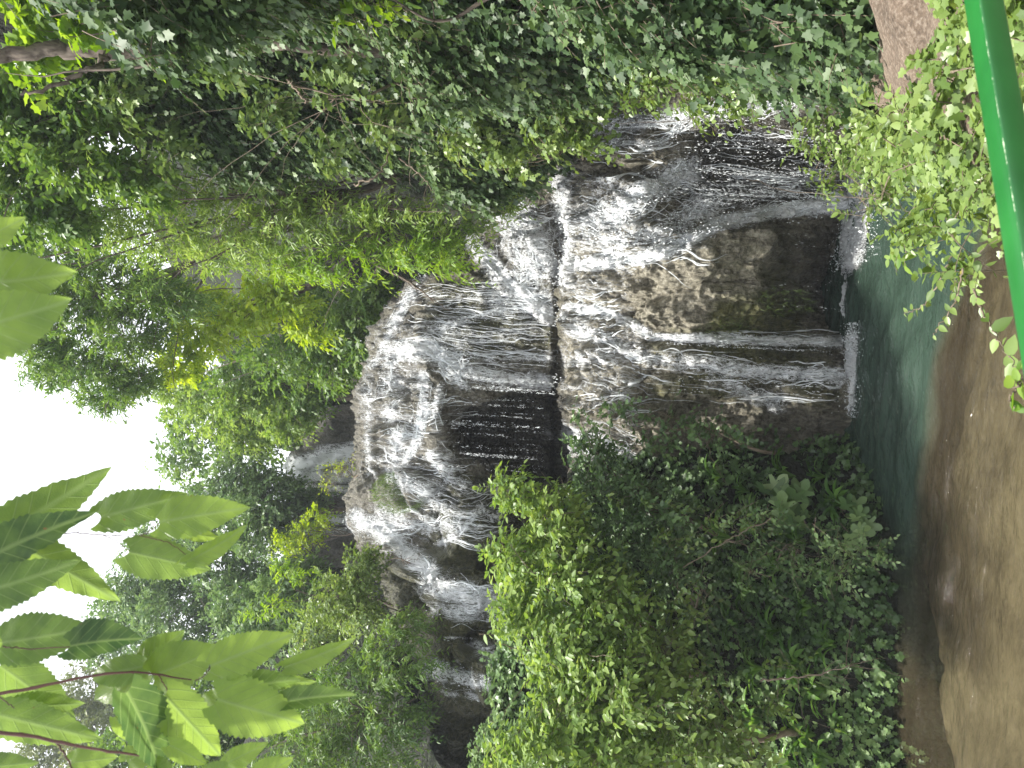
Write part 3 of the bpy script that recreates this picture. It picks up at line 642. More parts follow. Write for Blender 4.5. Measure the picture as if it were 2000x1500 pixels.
for lb, segs in (('distant white fall glimpsed between trees, the wider upper one at the back', [([(575, 915), (610, 905), (700, 880)], 20, 1.2), ([(590, 925), (700, 930)], 18, .95), ([(600, 950), (700, 955)], 14, .8)]),
                 ('distant thin fall at the back, left of the wider one, behind the yellow bush', [([(565, 1010), (700, 1015)], 12, .8), ([(600, 1035), (700, 1040)], 12, .55)])):
    f = np.zeros(len(p2))
    for poly, wd, st in segs: f = np.maximum(f, st*np.exp(-(segd(fx, fy, poly)/wd)**2))
    s2 = q2[f[q2].max(1) > .06]; r = empty('waterfall', tuple(p2[s2[:, 0]].mean(0)), lb, 'waterfall', 'falls seen far behind')
    sub('water_film', p2+n2.reshape(-1, 3)*.08, s2, MAT['foam'], {'flow': f, 'flowuv': uv2}, r)

# ------------------------------------------------------------------ terrain: banks, wall and hills
def tabl(Y, tb): a = np.array(tb); return np.interp(Y, a[:, 0], a[:, 1])
WALL = [(1, 1.7), (2, 1.85), (4, 2.2), (5.5, 2.75), (7, 3.1), (9, 3.65), (10.5, 4.0), (12, 4.4), (14, 4.2), (17, 4.0), (21, 4.2), (26, 5)]
def wallX(Y, z):
    P = np.stack([np.zeros_like(Y), Y, z], -1)
    return tabl(Y, WALL)+.16*np.maximum(z-2, 0)+fbm(P, .45, 3, 61)*.45-1.35*sstep(z, 4.1, 5.4)*sstep(Y, 8.5, 10.5)+.5*(1-sstep(z, 3.0, 4.3))*sstep(Y, 5.5, 7.5)
nY, nZ = 260, 220
Yg, Zg = np.meshgrid(np.linspace(1, 26, nY), np.linspace(-1.5, 14, nZ), indexing='ij')
Zg = -1.5+(Zg+1.5)/15.5*np.interp(Yg, [1, 12, 14, 26], [15.5, 13.5, 10.5, 10.5])
Pw = np.stack([wallX(Yg, Zg)+fbm(np.stack([Yg*0, Yg, Zg], -1), 2.5, 3, 5)*.1, Yg, Zg], -1)
wall = quads('gorge_wall', Pw.reshape(-1, 3), gridq(nY, nZ), MAT['soil']); tag(wall, kind='structure')
# right ledge beside the walkway
EDGE = [(0, -.6), (1.5, -.1), (2.2, .12), (2.8, .4), (3.8, .95), (5.2, 1.5), (7, 2.1), (8.5, 2.75), (10, 3.5)]
TOP = [(0, 2.6), (2.8, 2.35), (3.8, 2.2), (5.2, 1.9), (7, 1.3), (8.5, .6), (10, .1)]
def ledgeZ(X, Y):
    dd = X-tabl(Y, EDGE)+fbm(np.stack([X, Y, X*0], -1), 1.2, 3, 15)*.14
    return -1.4+(tabl(Y, TOP)+1.4)*sstep(dd, -.25, .35)+.32*np.clip(dd-.3, 0, 3)+fbm(np.stack([X, Y, X*0], -1), 2.2, 4, 16)*.07
Xg, Yg = np.meshgrid(np.linspace(-.9, 4.4, 240), np.linspace(.2, 10, 320), indexing='ij')
Pl = np.stack([Xg, Yg, ledgeZ(Xg, Yg)], -1).reshape(-1, 3)
def ledgemat():
    m, t, p, out = newmat('dry_travertine')
    geo = N_(t, 'NewGeometry'); n1 = N_(t, 'TexNoise', Scale=3.5, Detail=9.0, Roughness=.7); n2 = N_(t, 'TexNoise', Scale=38, Detail=6.0, Roughness=.7)
    n3 = N_(t, 'TexVoronoi', Scale=30)
    for n in (n1, n2, n3): t.links.new(geo.outputs['Position'], n.inputs['Vector'])
    c = ramp(t, n1.outputs['Fac'], [(.3, (.07, .05, .035)), (.5, (.2, .145, .105)), (.7, (.33, .26, .2))])
    c = mixc(t, .5, c, ramp(t, n2.outputs['Fac'], [(.35, (.05, .038, .028)), (.5, (.2, .15, .11)), (.68, (.5, .43, .35))]))
    t.links.new(c, p.inputs['Base Color']); p.inputs['Roughness'].default_value = .92
    h = math_(t, 'ADD', n2.outputs['Fac'], math_(t, 'MULTIPLY', n3.outputs[0], .5))
    b_ = N_(t, 'Bump', Strength=1, Distance=.03); t.links.new(h, b_.inputs['Height']); t.links.new(b_.outputs[0], p.inputs['Normal'])
    return m
MAT['ledge'] = ledgemat()
led = quads('rock_ledge', Pl, gridq(240, 320), MAT['ledge']); tag(led, kind='structure')
# left bank
def bankZ(X, Y):
    shore = tabl(X, [(-9, 7.6), (-5, 8.4), (-3, 8.9), (-1.6, 9.5), (-.8, 10.4), (-.3, 11.4)])
    d_ = Y-shore+fbm(np.stack([X, Y, X*0], -1), .9, 3, 44)*.3
    lim = tabl(X, [(-9, 5.5), (-3, 4.4), (-1.2, 3.6), (-.6, 1.5), (-.2, -.8)])
    return np.where(d_ < 0, -.9+sstep(d_, -.5, 0)*.9, np.minimum(d_*1.75-.05*d_*d_, lim)*sstep(-X, .1, .9))+fbm(np.stack([X, Y, X*0], -1), 1.8, 4, 45)*.12
Xg, Yg = np.meshgrid(np.linspace(-12, -.1, 240), np.linspace(6.5, 12.9, 150), indexing='ij')
Pb = np.stack([Xg, Yg, bankZ(Xg, Yg)], -1).reshape(-1, 3)
bank = quads('left_bank', Pb, gridq(240, 150), MAT['soil']); tag(bank, kind='structure')
# hills behind
def hillZ(X, Y):
    base = np.interp(Y, [15, 17.5, 18.5, 26, 29, 30, 45, 90], [-2, 6, 7.9, 9.6, 10.5, 13.2, 14.5, 16])
    lef = tabl(Y, [(15, -5.4), (18, -5), (24, -5.5), (28, -6.2), (40, -8), (90, -20)])
    rig = tabl(Y, [(15, 3.6), (18, 3), (24, 1), (28, -1.6), (40, -4), (90, -6)])
    dl = np.maximum(lef-X, 0); dr = np.maximum(X-rig, 0)
    side = 2.6*(1-np.exp(-dl/1.6))+.22*dl+5.2*(1-np.exp(-dr/2.0))+.3*dr
    side = np.minimum(side, 10)
    return base+side*sstep(Y, 15, 19)+fbm(np.stack([X, Y, X*0], -1), .5, 4, 71)*.35
Xg, Yg = np.meshgrid(np.linspace(-60, 60, 300), np.linspace(15, 90, 260), indexing='ij')
hill = quads('hillside', np.stack([Xg, Yg, hillZ(Xg, Yg)], -1).reshape(-1, 3), gridq(300, 260), MAT['soil']); tag(hill, kind='structure')
def leftZ(X, Y): return 5.2+.38*(Y-12.5)+.35*np.maximum(-5-X, 0)+fbm(np.stack([X, Y, X*0], -1), .6, 3, 81)*.3
Xg, Yg = np.meshgrid(np.linspace(-30, -6.3, 120), np.linspace(11.5, 20, 60), indexing='ij')
lf = quads('left_slope', np.stack([Xg, Yg, leftZ(Xg, Yg)], -1).reshape(-1, 3), gridq(120, 60), MAT['soil']); tag(lf, kind='structure')

# ------------------------------------------------------------------ pool
def poolmats():
    m, t, p, out = newmat('pool_bed')
    dp = N_(t, 'Attribute', attribute_name='deep'); geo = N_(t, 'NewGeometry')
    mp = N_(t, 'Mapping'); mp.inputs['Scale'].default_value = (.8, 1.7, 1); t.links.new(geo.outputs['Position'], mp.inputs[0])
    n1 = N_(t, 'TexNoise', Scale=1.3, Detail=8.0, Roughness=.65, Distortion=.6); n2 = N_(t, 'TexNoise', Scale=11, Detail=8.0, Roughness=.75)
    for n in (n1, n2): t.links.new(mp.outputs[0], n.inputs['Vector'])
    c = ramp(t, n1.outputs['Fac'], [(.25, (.09, .07, .044)), (.42, (.21, .16, .1)), (.6, (.33, .25, .155)), (.78, (.46, .36, .23))])
    c = mixc(t, .5, c, ramp(t, n2.outputs['Fac'], [(.34, (.025, .02, .014)), (.46, (.14, .1, .06)), (.6, (.22, .16, .1)), (.72, (.4, .31, .2))]))
    c = mixc(t, math_(t, 'MULTIPLY', dp.outputs['Fac'], .6), c, (.07, .1, .07))
    ck = N_(t, 'Attribute', attribute_name='crack'); c = mixc(t, math_(t, 'MULTIPLY', ck.outputs['Fac'], .85), c, (.02, .016, .01))
    t.links.new(c, p.inputs['Base Color']); p.inputs['Roughness'].default_value = .85; p.inputs['Specular IOR Level'].default_value = .1
    b_ = N_(t, 'Bump', Strength=.8, Distance=.08); t.links.new(n2.outputs['Fac'], b_.inputs['Height']); t.links.new(b_.outputs[0], p.inputs['Normal'])
    bed = m
    m, t, p, out = newmat('pool_water_surface')
    geo = N_(t, 'NewGeometry'); n1 = N_(t, 'TexNoise', Scale=7.5, Detail=5.0, Roughness=.62, Distortion=.4)
    mp = N_(t, 'Mapping'); mp.inputs['Scale'].default_value = (.45, 1.0, 1); t.links.new(geo.outputs['Position'], mp.inputs[0]); t.links.new(mp.outputs[0], n1.inputs['Vector'])
    amt = N_(t, 'Attribute', attribute_name='chop')
    b_ = N_(t, 'Bump', Distance=.075); t.links.new(math_(t, 'MULTIPLY_ADD', amt.outputs['Fac'], .85, .12), b_.inputs['Strength']); t.links.new(n1.outputs['Fac'], b_.inputs['Height'])
    tr = N_(t, 'BsdfTransparent'); tr.inputs[0].default_value = (.84, .9, .85, 1)
    gl = N_(t, 'BsdfGlossy', Roughness=.07); t.links.new(b_.outputs[0], gl.inputs['Normal'])
    fr = N_(t, 'Fresnel', IOR=1.36); t.links.new(b_.outputs[0], fr.inputs['Normal'])
    dpa = N_(t, 'Attribute', attribute_name='deep'); df = N_(t, 'BsdfDiffuse'); t.links.new(mixc(t, dpa.outputs['Fac'], (.125, .098, .058), (.036, .062, .045)), df.inputs[0])
    m0 = N_(t, 'MixShader'); t.links.new(math_(t, 'MULTIPLY_ADD', dpa.outputs['Fac'], .7, .22), m0.inputs[0]); t.links.new(tr.outputs[0], m0.inputs[1]); t.links.new(df.outputs[0], m0.inputs[2])
    mx = N_(t, 'MixShader'); t.links.new(fr.outputs[0], mx.inputs[0]); t.links.new(m0.outputs[0], mx.inputs[1]); t.links.new(gl.outputs[0], mx.inputs[2])
    t.links.new(mx.outputs[0], out.inputs[0])
    return bed, m
MAT['bed'], MAT['pool'] = poolmats()
Xg, Yg = np.meshgrid(np.linspace(-14, 6, 420), np.linspace(1.0, 13.5, 320), indexing='ij')
lim = tabl(Xg, [(-9, 8.9), (-4, 8.6), (-1.5, 8.5), (-.5, 8.55), (.3, 8.5), (1, 8.1), (1.6, 7.5), (3, 6.6)])
dd = Yg-lim+fbm(np.stack([Xg, Yg, Xg*0], -1), .8, 3, 91)*.16
wl = sstep(dd, -.1, .55)*sstep(Xg, -4.2, -2.2)
crack = np.exp(-((Yg-(lim+.25)+fbm(np.stack([Xg, Yg, Xg*0], -1), 1.5, 3, 93)*.14)/.05)**2)*sstep(Xg, -3.4, -2.4)*(1-sstep(Xg, .9, 1.3))
zb = -.3-.7*sstep(dd, 1.4, 2.2)*sstep(Xg, -2.5, -.5)-.16*crack+fbm(np.stack([Xg, Yg, Xg*0], -1), 1.4, 4, 92)*.07+.04*(7-Yg)
bed = quads('pool_bed', np.stack([Xg, Yg, zb], -1).reshape(-1, 3), gridq(420, 320), MAT['bed'], None, {'crack': crack.reshape(-1), 'deep': (sstep(dd, 1.4, 2.2)*sstep(Xg, -2.5, -.5)).reshape(-1)}); tag(bed, kind='structure')
rr = np.hypot(Xg-2.6, Yg-11.2); chop = np.clip(sstep(Yg, 5.6, 8.6)*.9+.1, 0, 1)*sstep(Xg, -5.5, -1.5)
zw = (fbm(np.stack([Xg, Yg*1.9, Xg*0], -1), 1.6, 4, 94, .6)*.034)*(chop+.12)+.008*np.sin(rr*9)*chop
pool = quads('pool_water', np.stack([Xg, Yg, zw], -1).reshape(-1, 3), gridq(420, 320), MAT['pool'], None, {'chop': chop.reshape(-1), 'deep': (sstep(dd, -.12, .4)*sstep(Xg, -3.8, -1.0)).reshape(-1)}); tag(pool, kind='structure')
# churned white foam where the falls land: one patch of lumpy foam for each
def foam_patch(x0, x1, Yc, wd, label, seed, n=90):
    Xs, Ts = np.meshgrid(np.linspace(x0, x1, 220), np.linspace(-1, 1, 60), indexing='ij')
    Pn = np.stack([Xs, Ts*wd, Xs*0+seed], -1)
    H = np.clip(1.05-np.abs(Ts+.35*fbm(Pn, 2.5, 4, seed+9))**1.5, 0, 1)*sstep(Xs, x0, x0+.3)*(1-sstep(Xs, x1-.4, x1))
    z = .012+(.02+.035*fbm(Pn, 6, 5, seed, .65))*H-.012*(1-H)
    Yv = Yc+Ts*wd
    P = np.stack([Xs, Yv, z], -1).reshape(-1, 3); fl = (H*1.2*(1.15+.4*fbm(Pn, 5, 3, seed+4))).reshape(-1)
    uv = np.stack([Xs, Yv*1.0, Xs*0], -1).reshape(-1, 3)
    o = quads('foam', P, gridq(220, 60), MAT['foam'], None, {'flow': fl, 'flowuv': uv}); tag(o, label, 'foam', 'foam where the falls land')
    return o
foam_patch(1.7, 4.0, 11.05, .62, 'broad patch of white foam where the big right cascade meets the pool', 3)
foam_patch(-.25, 1.15, 10.95, .34, 'thin line of white foam under the narrow streams at the left of the pool', 5)
foam_patch(1.0, 2.0, 11.3, .09, 'faint foam line along the dark undercut of the mossy boulder', 6)

for k, x0, x1, Yc, wd, n in (('right', 1.9, 3.9, 11.0, .35, 5200), ('veil', -.2, 1.1, 10.85, .16, 2200)):
    X_ = rng.uniform(x0, x1, n); P = np.stack([X_, Yc+rng.normal(0, wd, n), np.abs(rng.exponential(.05, n))*(.4+.8*rng.random(n))], -1)
    drops(P, rng.lognormal(-5.5, .5, n), rng.uniform(.6, 1.6, n), 'splash', FALLS[k])

# ------------------------------------------------------------------ plants
DEN = 2.6
def crown(acc, tw, blobs, kind, size, L, k, dens, droop=.35, upn=.7, out=.8, pair=False, shell=.35, twf=.35, spread=.8, gap=.0):
    """blobs: (image x, image y, distance, half extent along x px, along y px, depth m)"""
    tips = []
    for (bx, by, Y, rx, ry, dz) in blobs:
        c = at1(bx, by, Y); sz = rx/F*Y; sx = ry/F*Y
        vol = (sx*sz*dz)**(1/3.)
        n = int(DEN*dens*4*math.pi*vol**2/(L*L))
        u = nrm(rng.normal(0, 1, (n, 3))); r = (shell+(1-shell)*rng.random(n)**.55)
        lump = 1+.32*noise(u*2.3+np.array([bx*.1, by*.1, 0]), 1, 3)+.16*noise(u*5+bx, 1, 6)
        P = c+u*(r*lump)[:, None]*np.array([sx, dz, sz])
        keep = (noise(P, 1.5/max(vol, .6), 17) > -.75+gap)
        P = P[keep]; u = u[keep]; r = r[keep]
        D = nrm(u*out+rng.normal(0, .45, P.shape)+UP*.12)
        O = nrm(u+UP*.3)
        sprays(acc, P-D*L*.5, D, O, L, k, size, kind, droop, upn, spread, tw, .0022*max(1, Y/14), twf, pair)
        tips.append(c)
    return tips
def limbs(acc, base, tips, r0, n_sub=5, wig=.25):
    base = np.array(base, float)
    top = np.mean(tips, 0) if len(tips) > 1 else tips[0]
    ctr = base+(top-base)*.92
    tt = np.linspace(0, 1, 20)[:, None]
    P = base*(1-tt)+ctr*tt+np.stack([np.sin(tt[:, 0]*4+base[0])*wig*.6, np.cos(tt[:, 0]*3.3+base[1])*wig*.6, tt[:, 0]*0], -1)*np.sin(tt*math.pi)
    rad = r0*(.9-.72*tt[:, 0]); tubes(acc, P[None], rad[None], 8)
    for tp in tips:
        for s in range(n_sub):
            j = rng.integers(7, 20); a0 = P[j]
            e = tp+rng.normal(0, 1, 3)*np.linalg.norm(tp-ctr)*.3
            t = np.linspace(0, 1, 12)[:, None]
            mid = (a0+e)/2+rng.normal(0, wig, 3)+UP*.2*np.linalg.norm(e-a0)
            Q = (1-t)**2*a0+2*t*(1-t)*mid+t*t*e+rng.normal(0, wig*.05, (12, 3)); Q[0] = a0
            tubes(acc, Q[None], (min(rad[j]*.6, r0*.26)*(1-.88*t[:, 0]))[None], 5)
def plant(name, label, cat, blobs, base, mat, kind='simple', size=.1, L=.4, k=8, dens=1., r0=.08, group=None, twm='bark', nsub=2, **kw):
    bp = np.array(base, float)
    r = empty(name, tuple(bp), label, cat, group)
    a = Acc(); tw = Acc()
    tips = crown(a, tw, blobs, kind, size, L, k, dens, **kw)
    limbs(tw, bp, tips, r0, nsub)
    a.build('crown' if cat == 'tree' else 'foliage', MAT[mat], r)
    tw.build('trunk' if cat == 'tree' else 'stems', MAT[twm], r, True)
    return r
BK = 'trees of the wooded gorge behind the falls'
# --- far centre and left trees
plant('tree', 'tall mixed green tree at the back against the sky, just right of the distant fall', 'tree',
      [(400, 830, 31, 80, 60, 2.2), (480, 870, 30, 70, 60, 2), (560, 830, 29, 60, 60, 2), (350, 900, 32, 40, 55, 2), (455, 770, 29, 90, 60, 2)], (-1.5, 31, 11), 'mid', size=.3, L=.8, k=8, dens=1.5, r0=.18, group=BK)
plant('tree', 'grey-green rounded tree directly above the distant fall', 'tree',
      [(460, 950, 25, 75, 60, 1.8), (520, 975, 24.5, 60, 70, 1.8), (400, 1000, 26, 70, 60, 1.8), (500, 1040, 25, 70, 50, 1.6), (600, 985, 26, 35, 40, 1)], (-4.5, 25.5, 9.5), 'grey', 'simple', size=.19, L=.6, k=10, dens=2.6, r0=.15, group=BK, twf=.6)
plant('tree', 'hazy tree crown behind the hanging mulberry leaves, left of the grey-green rounded tree', 'tree',
      [(330, 1080, 29, 75, 70, 2), (420, 1100, 28, 70, 60, 2), (270, 1150, 30, 70, 60, 2), (350, 1190, 29, 80, 60, 2), (480, 1150, 27, 60, 60, 2)], (-8.5, 29, 11), 'grey', size=.22, L=.65, k=9, dens=2.6, r0=.16, group=BK)
plant('tree', 'tall pale tree crown whose top meets the sky at the upper left', 'tree',
      [(240, 1200, 32, 65, 45, 2), (215, 1250, 32, 60, 50, 2), (330, 1290, 30, 90, 60, 2.4), (420, 1260, 29, 70, 60, 2)], (-11, 31, 13), 'grey', size=.22, L=.65, k=9, dens=1.6, r0=.16, group=BK)
plant('tree', 'olive-brown tree crown far away at the upper left, seen between mulberry leaves', 'tree',
      [(170, 1350, 40, 60, 60, 3), (130, 1420, 40, 60, 60, 3), (200, 1440, 38, 60, 70, 3), (90, 1480, 40, 50, 50, 3)], (-17, 40, 18), 'olive', size=.26, L=.75, k=9, dens=1.6, r0=.2, group=BK)
plant('tree', 'mid green tree at the left edge behind the lowest mulberry leaves', 'tree',
      [(330, 1400, 24, 90, 70, 2), (420, 1380, 23, 80, 70, 2), (250, 1470, 26, 80, 70, 2), (430, 1480, 22, 90, 60, 2), (340, 1520, 23, 90, 60, 2)], (-10.5, 24, 11), 'mid', size=.2, L=.55, k=9, dens=1.7, r0=.15, group=BK)
plant('shrub', 'yellow-green shrub standing in front of the left distant fall', 'shrub',
      [(600, 1040, 21, 40, 28, .7), (560, 1060, 21, 40, 30, .7), (620, 1010, 20.5, 25, 22, .5)], (-4.2, 21, 8.6), 'yellow', size=.13, L=.4, k=8, dens=1.3, r0=.05, group=BK, gap=.25)
plant('shrub', 'sparse dry yellowish shrub growing from the rim before the distant fall', 'shrub',
      [(655, 915, 18, 32, 20, .5), (640, 945, 18, 22, 16, .4), (690, 905, 17.8, 20, 18, .4)], (-2.3, 17.8, 8.6), 'yellow', size=.08, L=.4, k=5, dens=1., r0=.03, group=None, gap=.4, twf=1., twm='twig')
# --- left middle masses
plant('tree', 'dark bushy tree filling the slope right of the leaf-covered left edge', 'tree',
      [(560, 1150, 21, 70, 60, 1.6), (520, 1230, 20, 70, 60, 1.6), (600, 1210, 19, 60, 60, 1.3), (470, 1200, 22, 60, 50, 1.5)], (-6.8, 21, 9.5), 'grey', 'simple', size=.17, L=.5, k=9, dens=2.4, r0=.12, group=BK)
plant('shrub', 'bright compound-leaved shrub in front of the dark bushy tree', 'shrub',
      [(555, 1120, 17, 40, 22, .5), (520, 1190, 17, 45, 25, .6), (590, 1130, 16.8, 25, 18, .4)], (-5.2, 17.3, 7.5), 'lime', 'lance', size=.16, L=.42, k=12, dens=.7, r0=.04, pair=True, gap=.3)
plant('shrub', 'pale glossy-leaved shrub left of the chute with a silvery sheen', 'shrub',
      [(700, 1120, 14.5, 40, 50, .8), (650, 1170, 14.5, 60, 50, 1), (700, 1200, 14, 50, 45, .9), (620, 1240, 15, 60, 55, 1), (720, 1090, 14.8, 20, 25, .5)], (-4.8, 14.8, 5.8), 'ivylight', 'ovate', size=.095, L=.36, k=9, dens=1.7, r0=.07, twf=.6)
plant('shrub', 'drooping green shrub hanging over the dark hollow at the left', 'shrub',
      [(760, 1290, 12.6, 80, 60, .8), (680, 1330, 13.2, 80, 60, 1), (780, 1220, 12.8, 50, 35, .6), (640, 1420, 13.5, 90, 70, 1.1), (760, 1400, 12.8, 80, 60, .9), (560, 1380, 15, 70, 70, 1), (700, 1490, 13, 110, 60, 1), (560, 1490, 14, 90, 60, 1)], (-6.3, 13.5, 6.2), 'mid', 'lance', size=.12, L=.38, k=14, dens=1.6, r0=.09, pair=True, droop=.6, twf=.5)
# --- centre and right masses
plant('tree', 'dense green tree above the right end of the upper rim', 'tree',
      [(620, 640, 19, 90, 60, 1.8), (690, 620, 18.2, 60, 60, 1.4), (560, 700, 20, 80, 60, 1.8), (650, 720, 20, 60, 50, 1.3), (700, 690, 19, 30, 50, 1), (480, 740, 23, 70, 70, 1.8), (600, 780, 22, 50, 40, 1.2), (560, 580, 20, 90, 60, 1.6), (730, 580, 17.6, 50, 50, 1)], (1.6, 20, 9), 'mid', size=.18, L=.5, k=9, dens=1.6, r0=.16, group=BK)
plant('tree', 'pale green tree left of the yellow crown, leaning toward the sky gap', 'tree',
      [(420, 800, 24, 90, 50, 1.6), (500, 790, 23, 70, 50, 1.5), (350, 760, 25, 60, 50, 1.4), (560, 830, 22, 50, 35, 1.2), (480, 850, 24, 60, 40, 1.2)], (-.6, 24, 9.8), 'bright', size=.19, L=.5, k=9, dens=1.5, r0=.14, group=BK)
plant('tree', 'sunlit yellow-green tree crown in the middle of the right-hand woods', 'tree',
      [(400, 640, 17.5, 80, 45, 1), (350, 700, 18, 50, 50, 1), (470, 620, 17, 60, 40, 1), (560, 600, 16.5, 60, 35, .8), (600, 650, 16.5, 45, 22, .6), (380, 590, 17.5, 60, 40, 1), (520, 560, 16.5, 50, 30, .7)], (2.9, 18, 9), 'yellow', 'ovate', size=.15, L=.4, k=9, dens=1.5, r0=.1, group=BK)
plant('tree', 'tall open tree with small leaves letting the sky through', 'tree',
      [(230, 540, 15, 90, 60, 1.3), (150, 610, 15.5, 80, 60, 1.3), (250, 650, 15.5, 70, 60, 1.2), (100, 520, 15, 70, 60, 1.2), (170, 720, 16, 80, 45, 1), (230, 760, 16, 40, 30, .7), (100, 735, 16.5, 50, 30, .8), (200, 780, 17, 60, 30, .8), (270, 740, 17, 50, 30, .8), (330, 580, 15, 80, 50, 1.2), (60, 650, 16, 50, 50, 1), (90, 690, 16, 50, 45, 1), (40, 560, 15.5, 60, 50, 1.1)], (4.6, 15.5, 8.5), 'mid', 'lance', size=.16, L=.45, k=14, dens=1.9, r0=.13, group=BK, pair=True, gap=.2, twf=.7)
plant('tree', 'pale drooping tree between the ivy wall and the open tree', 'tree',
      [(300, 470, 11.5, 110, 50, 1), (430, 470, 11.5, 100, 50, 1), (550, 450, 11.5, 100, 55, 1), (660, 430, 11.5, 90, 55, .9), (760, 430, 11.2, 80, 50, .8), (200, 430, 12, 90, 50, 1), (100, 420, 12, 80, 60, 1), (860, 440, 11.2, 60, 50, .7), (990, 400, 11.8, 30, 30, .4), (420, 510, 12.6, 70, 40, .7), (520, 500, 12.4, 60, 40, .6), (330, 380, 11.8, 80, 50, 1), (440, 390, 11.6, 70, 50, .9), (230, 350, 12, 80, 50, 1), (560, 380, 11.4, 60, 50, .8), (930, 430, 11.4, 45, 30, .5)], (3.6, 12.5, 6.5), 'bright', 'lance', size=.12, L=.42, k=14, dens=1.5, r0=.11, pair=True, droop=.5, twf=.5)
plant('shrub', 'bright compound-leaved branches reaching down over the right end of the upper fall', 'shrub',
      [(800, 500, 11, 60, 35, .5), (870, 520, 10.8, 50, 25, .4), (720, 500, 11.3, 60, 40, .6), (840, 480, 11, 60, 40, .5), (640, 520, 11.6, 60, 40, .6), (560, 520, 12, 60, 40, .6)], (3.2, 12, 6.8), 'lime', 'lance', size=.13, L=.42, k=14, dens=1.3, r0=.05, pair=True, droop=.7, twf=.8)
plant('tree', 'broad green tree on top of the right cliff, beside the glowing yellow-green crown', 'tree',
      [(40, 200, 9.5, 90, 60, .9), (20, 300, 10, 90, 60, .9), (40, 250, 9.5, 90, 70, .9), (150, 330, 9.8, 80, 60, .9), (100, 430, 10.5, 80, 50, .9), (150, 150, 9, 60, 50, .8), (50, 380, 10.5, 90, 60, 1), (-40, 180, 9.5, 80, 60, .9), (180, 220, 9.3, 70, 50, .8), (-20, 450, 11, 60, 60, 1), (260, 350, 10, 60, 50, .8)], (4.2, 10, 8.5), 'mid', 'ovate', size=.13, L=.4, k=9, dens=2.2, r0=.12, group=BK, twf=.5)
# --- big bright bush lower left and its neighbours
plant('shrub', 'large bright green bush covering the left bank in front of the lower step', 'shrub',
      [(1000, 960, 9.9, 55, 45, .5), (1080, 1010, 9.6, 70, 60, .7), (1010, 1080, 9.7, 70, 60, .7), (1110, 1120, 9.3, 80, 70, .8), (1000, 1190, 9.6, 60, 60, .7), (1100, 1240, 9.1, 100, 70, .9), (1190, 1180, 9.0, 70, 60, .7), (1100, 1350, 8.9, 90, 80, .9), (1200, 1330, 8.6, 90, 80, .9), (1080, 1450, 8.8, 110, 70, .9), (990, 1480, 9.2, 50, 50, .6), (1200, 1460, 8.5, 100, 70, .9)], (-3.6, 9.9, 1.6), 'bright', 'ovate', size=.105, L=.34, k=9, dens=2.0, r0=.06, twf=.5, twm='twig')
plant('shrub', 'pale-leaved bush at the left edge hanging above the shallow water', 'shrub',
      [(1300, 1360, 8.4, 80, 70, .7), (1370, 1440, 8.1, 80, 60, .6), (1300, 1480, 8.2, 90, 50, .7), (1290, 1260, 8.7, 60, 60, .6), (1450, 1480, 8, 60, 40, .5)], (-3.9, 9.2, 1.0), 'ivylight', 'ovate', size=.1, L=.34, k=8, dens=1.5, r0=.05, twf=.7, twm='twig')
plant('shrub', 'shaded grey-green bush right of the large bright bush, above the bank hollow', 'shrub',
      [(1180, 940, 10.3, 80, 60, .5), (1270, 1000, 9.9, 80, 70, .6), (1180, 1060, 9.8, 70, 60, .6), (1290, 1100, 9.6, 70, 60, .6), (1150, 880, 10.6, 60, 40, .4)], (-1.9, 10.3, 1.2), 'dark', 'ovate', size=.09, L=.34, k=10, dens=1.6, r0=.05, twf=.5)
plant('shrub', 'wispy vine-hung bush at the left end of the lower falls', 'shrub',
      [(1200, 800, 10.7, 70, 28, .3), (1300, 830, 10.5, 80, 40, .4), (1400, 850, 10.4, 60, 40, .4), (1260, 870, 10.5, 60, 30, .4), (1130, 820, 10.9, 50, 25, .3)], (-.75, 10.8, 1.0), 'dark', 'ivy', size=.075, L=.4, k=9, dens=.9, r0=.03, twf=.8, gap=.3, twm='twig')

plant('shrub', 'loose drooping sprays of pale leaves in front of the shaded left bank', 'shrub',
      [(1330, 1180, 8.9, 80, 22, .25), (1300, 1060, 9.2, 80, 20, .25), (1420, 1260, 8.6, 90, 22, .25), (1480, 1380, 8.3, 90, 22, .25), (1250, 980, 9.6, 70, 20, .25), (1540, 1300, 8.4, 60, 18, .2), (1400, 1020, 9.2, 80, 20, .25)], (-2.6, 9.9, 2.2), 'ivylight', 'ovate', size=.085, L=.4, k=8, dens=.8, r0=.015, droop=.7, twf=.9, gap=.35, twm='twig')

# --- ivy hung over the right gorge wall
def ivy_wall(label, Y0, Y1, z0, z1, n, size, mat='ivy', prot=.95, dd=.35, name='ivy'):
    Y = rng.uniform(Y0, Y1, n); z = rng.uniform(z0, z1, n)
    s = np.stack([Y*0, Y, z], -1)
    b = noise(s, .75, 31)*.6+.5+.3*noise(s, 1.9, 33)
    keep = rng.random(n) < np.clip(b*2.4-.45, .07, 1); Y, z, b = Y[keep], z[keep], b[keep]
    X = wallX(Y, z)-(.05+prot*(.3+.7*np.maximum(sstep(z, 3.2, 4.4), 1-sstep(Y, 5.5, 7)))*np.clip(b, 0, 1.2)*rng.uniform(.2, 1, len(Y)))
    P = np.stack([X, Y, z], -1)
    out = np.array([-1., -.25, .25])
    D = nrm(rng.normal(0, .5, P.shape)+np.array([-.35, -.1, -.75]))
    a = Acc(); tw = Acc()
    r = empty(name, (float(X.mean()+.3), (Y0+Y1)/2, z0), label, 'ivy', 'ivy hanging on the right gorge wall')
    sprays(a, P, D, np.broadcast_to(nrm(out[None]), P.shape), dd, 8, size, 'ivy', .25, .45, .7, tw, .004, .35, bias=.25*np.clip(b-.4, -.3, .6))
    a.build('foliage', MAT[mat], r); tw.build('vines', MAT['twig'], r, True)
    return r
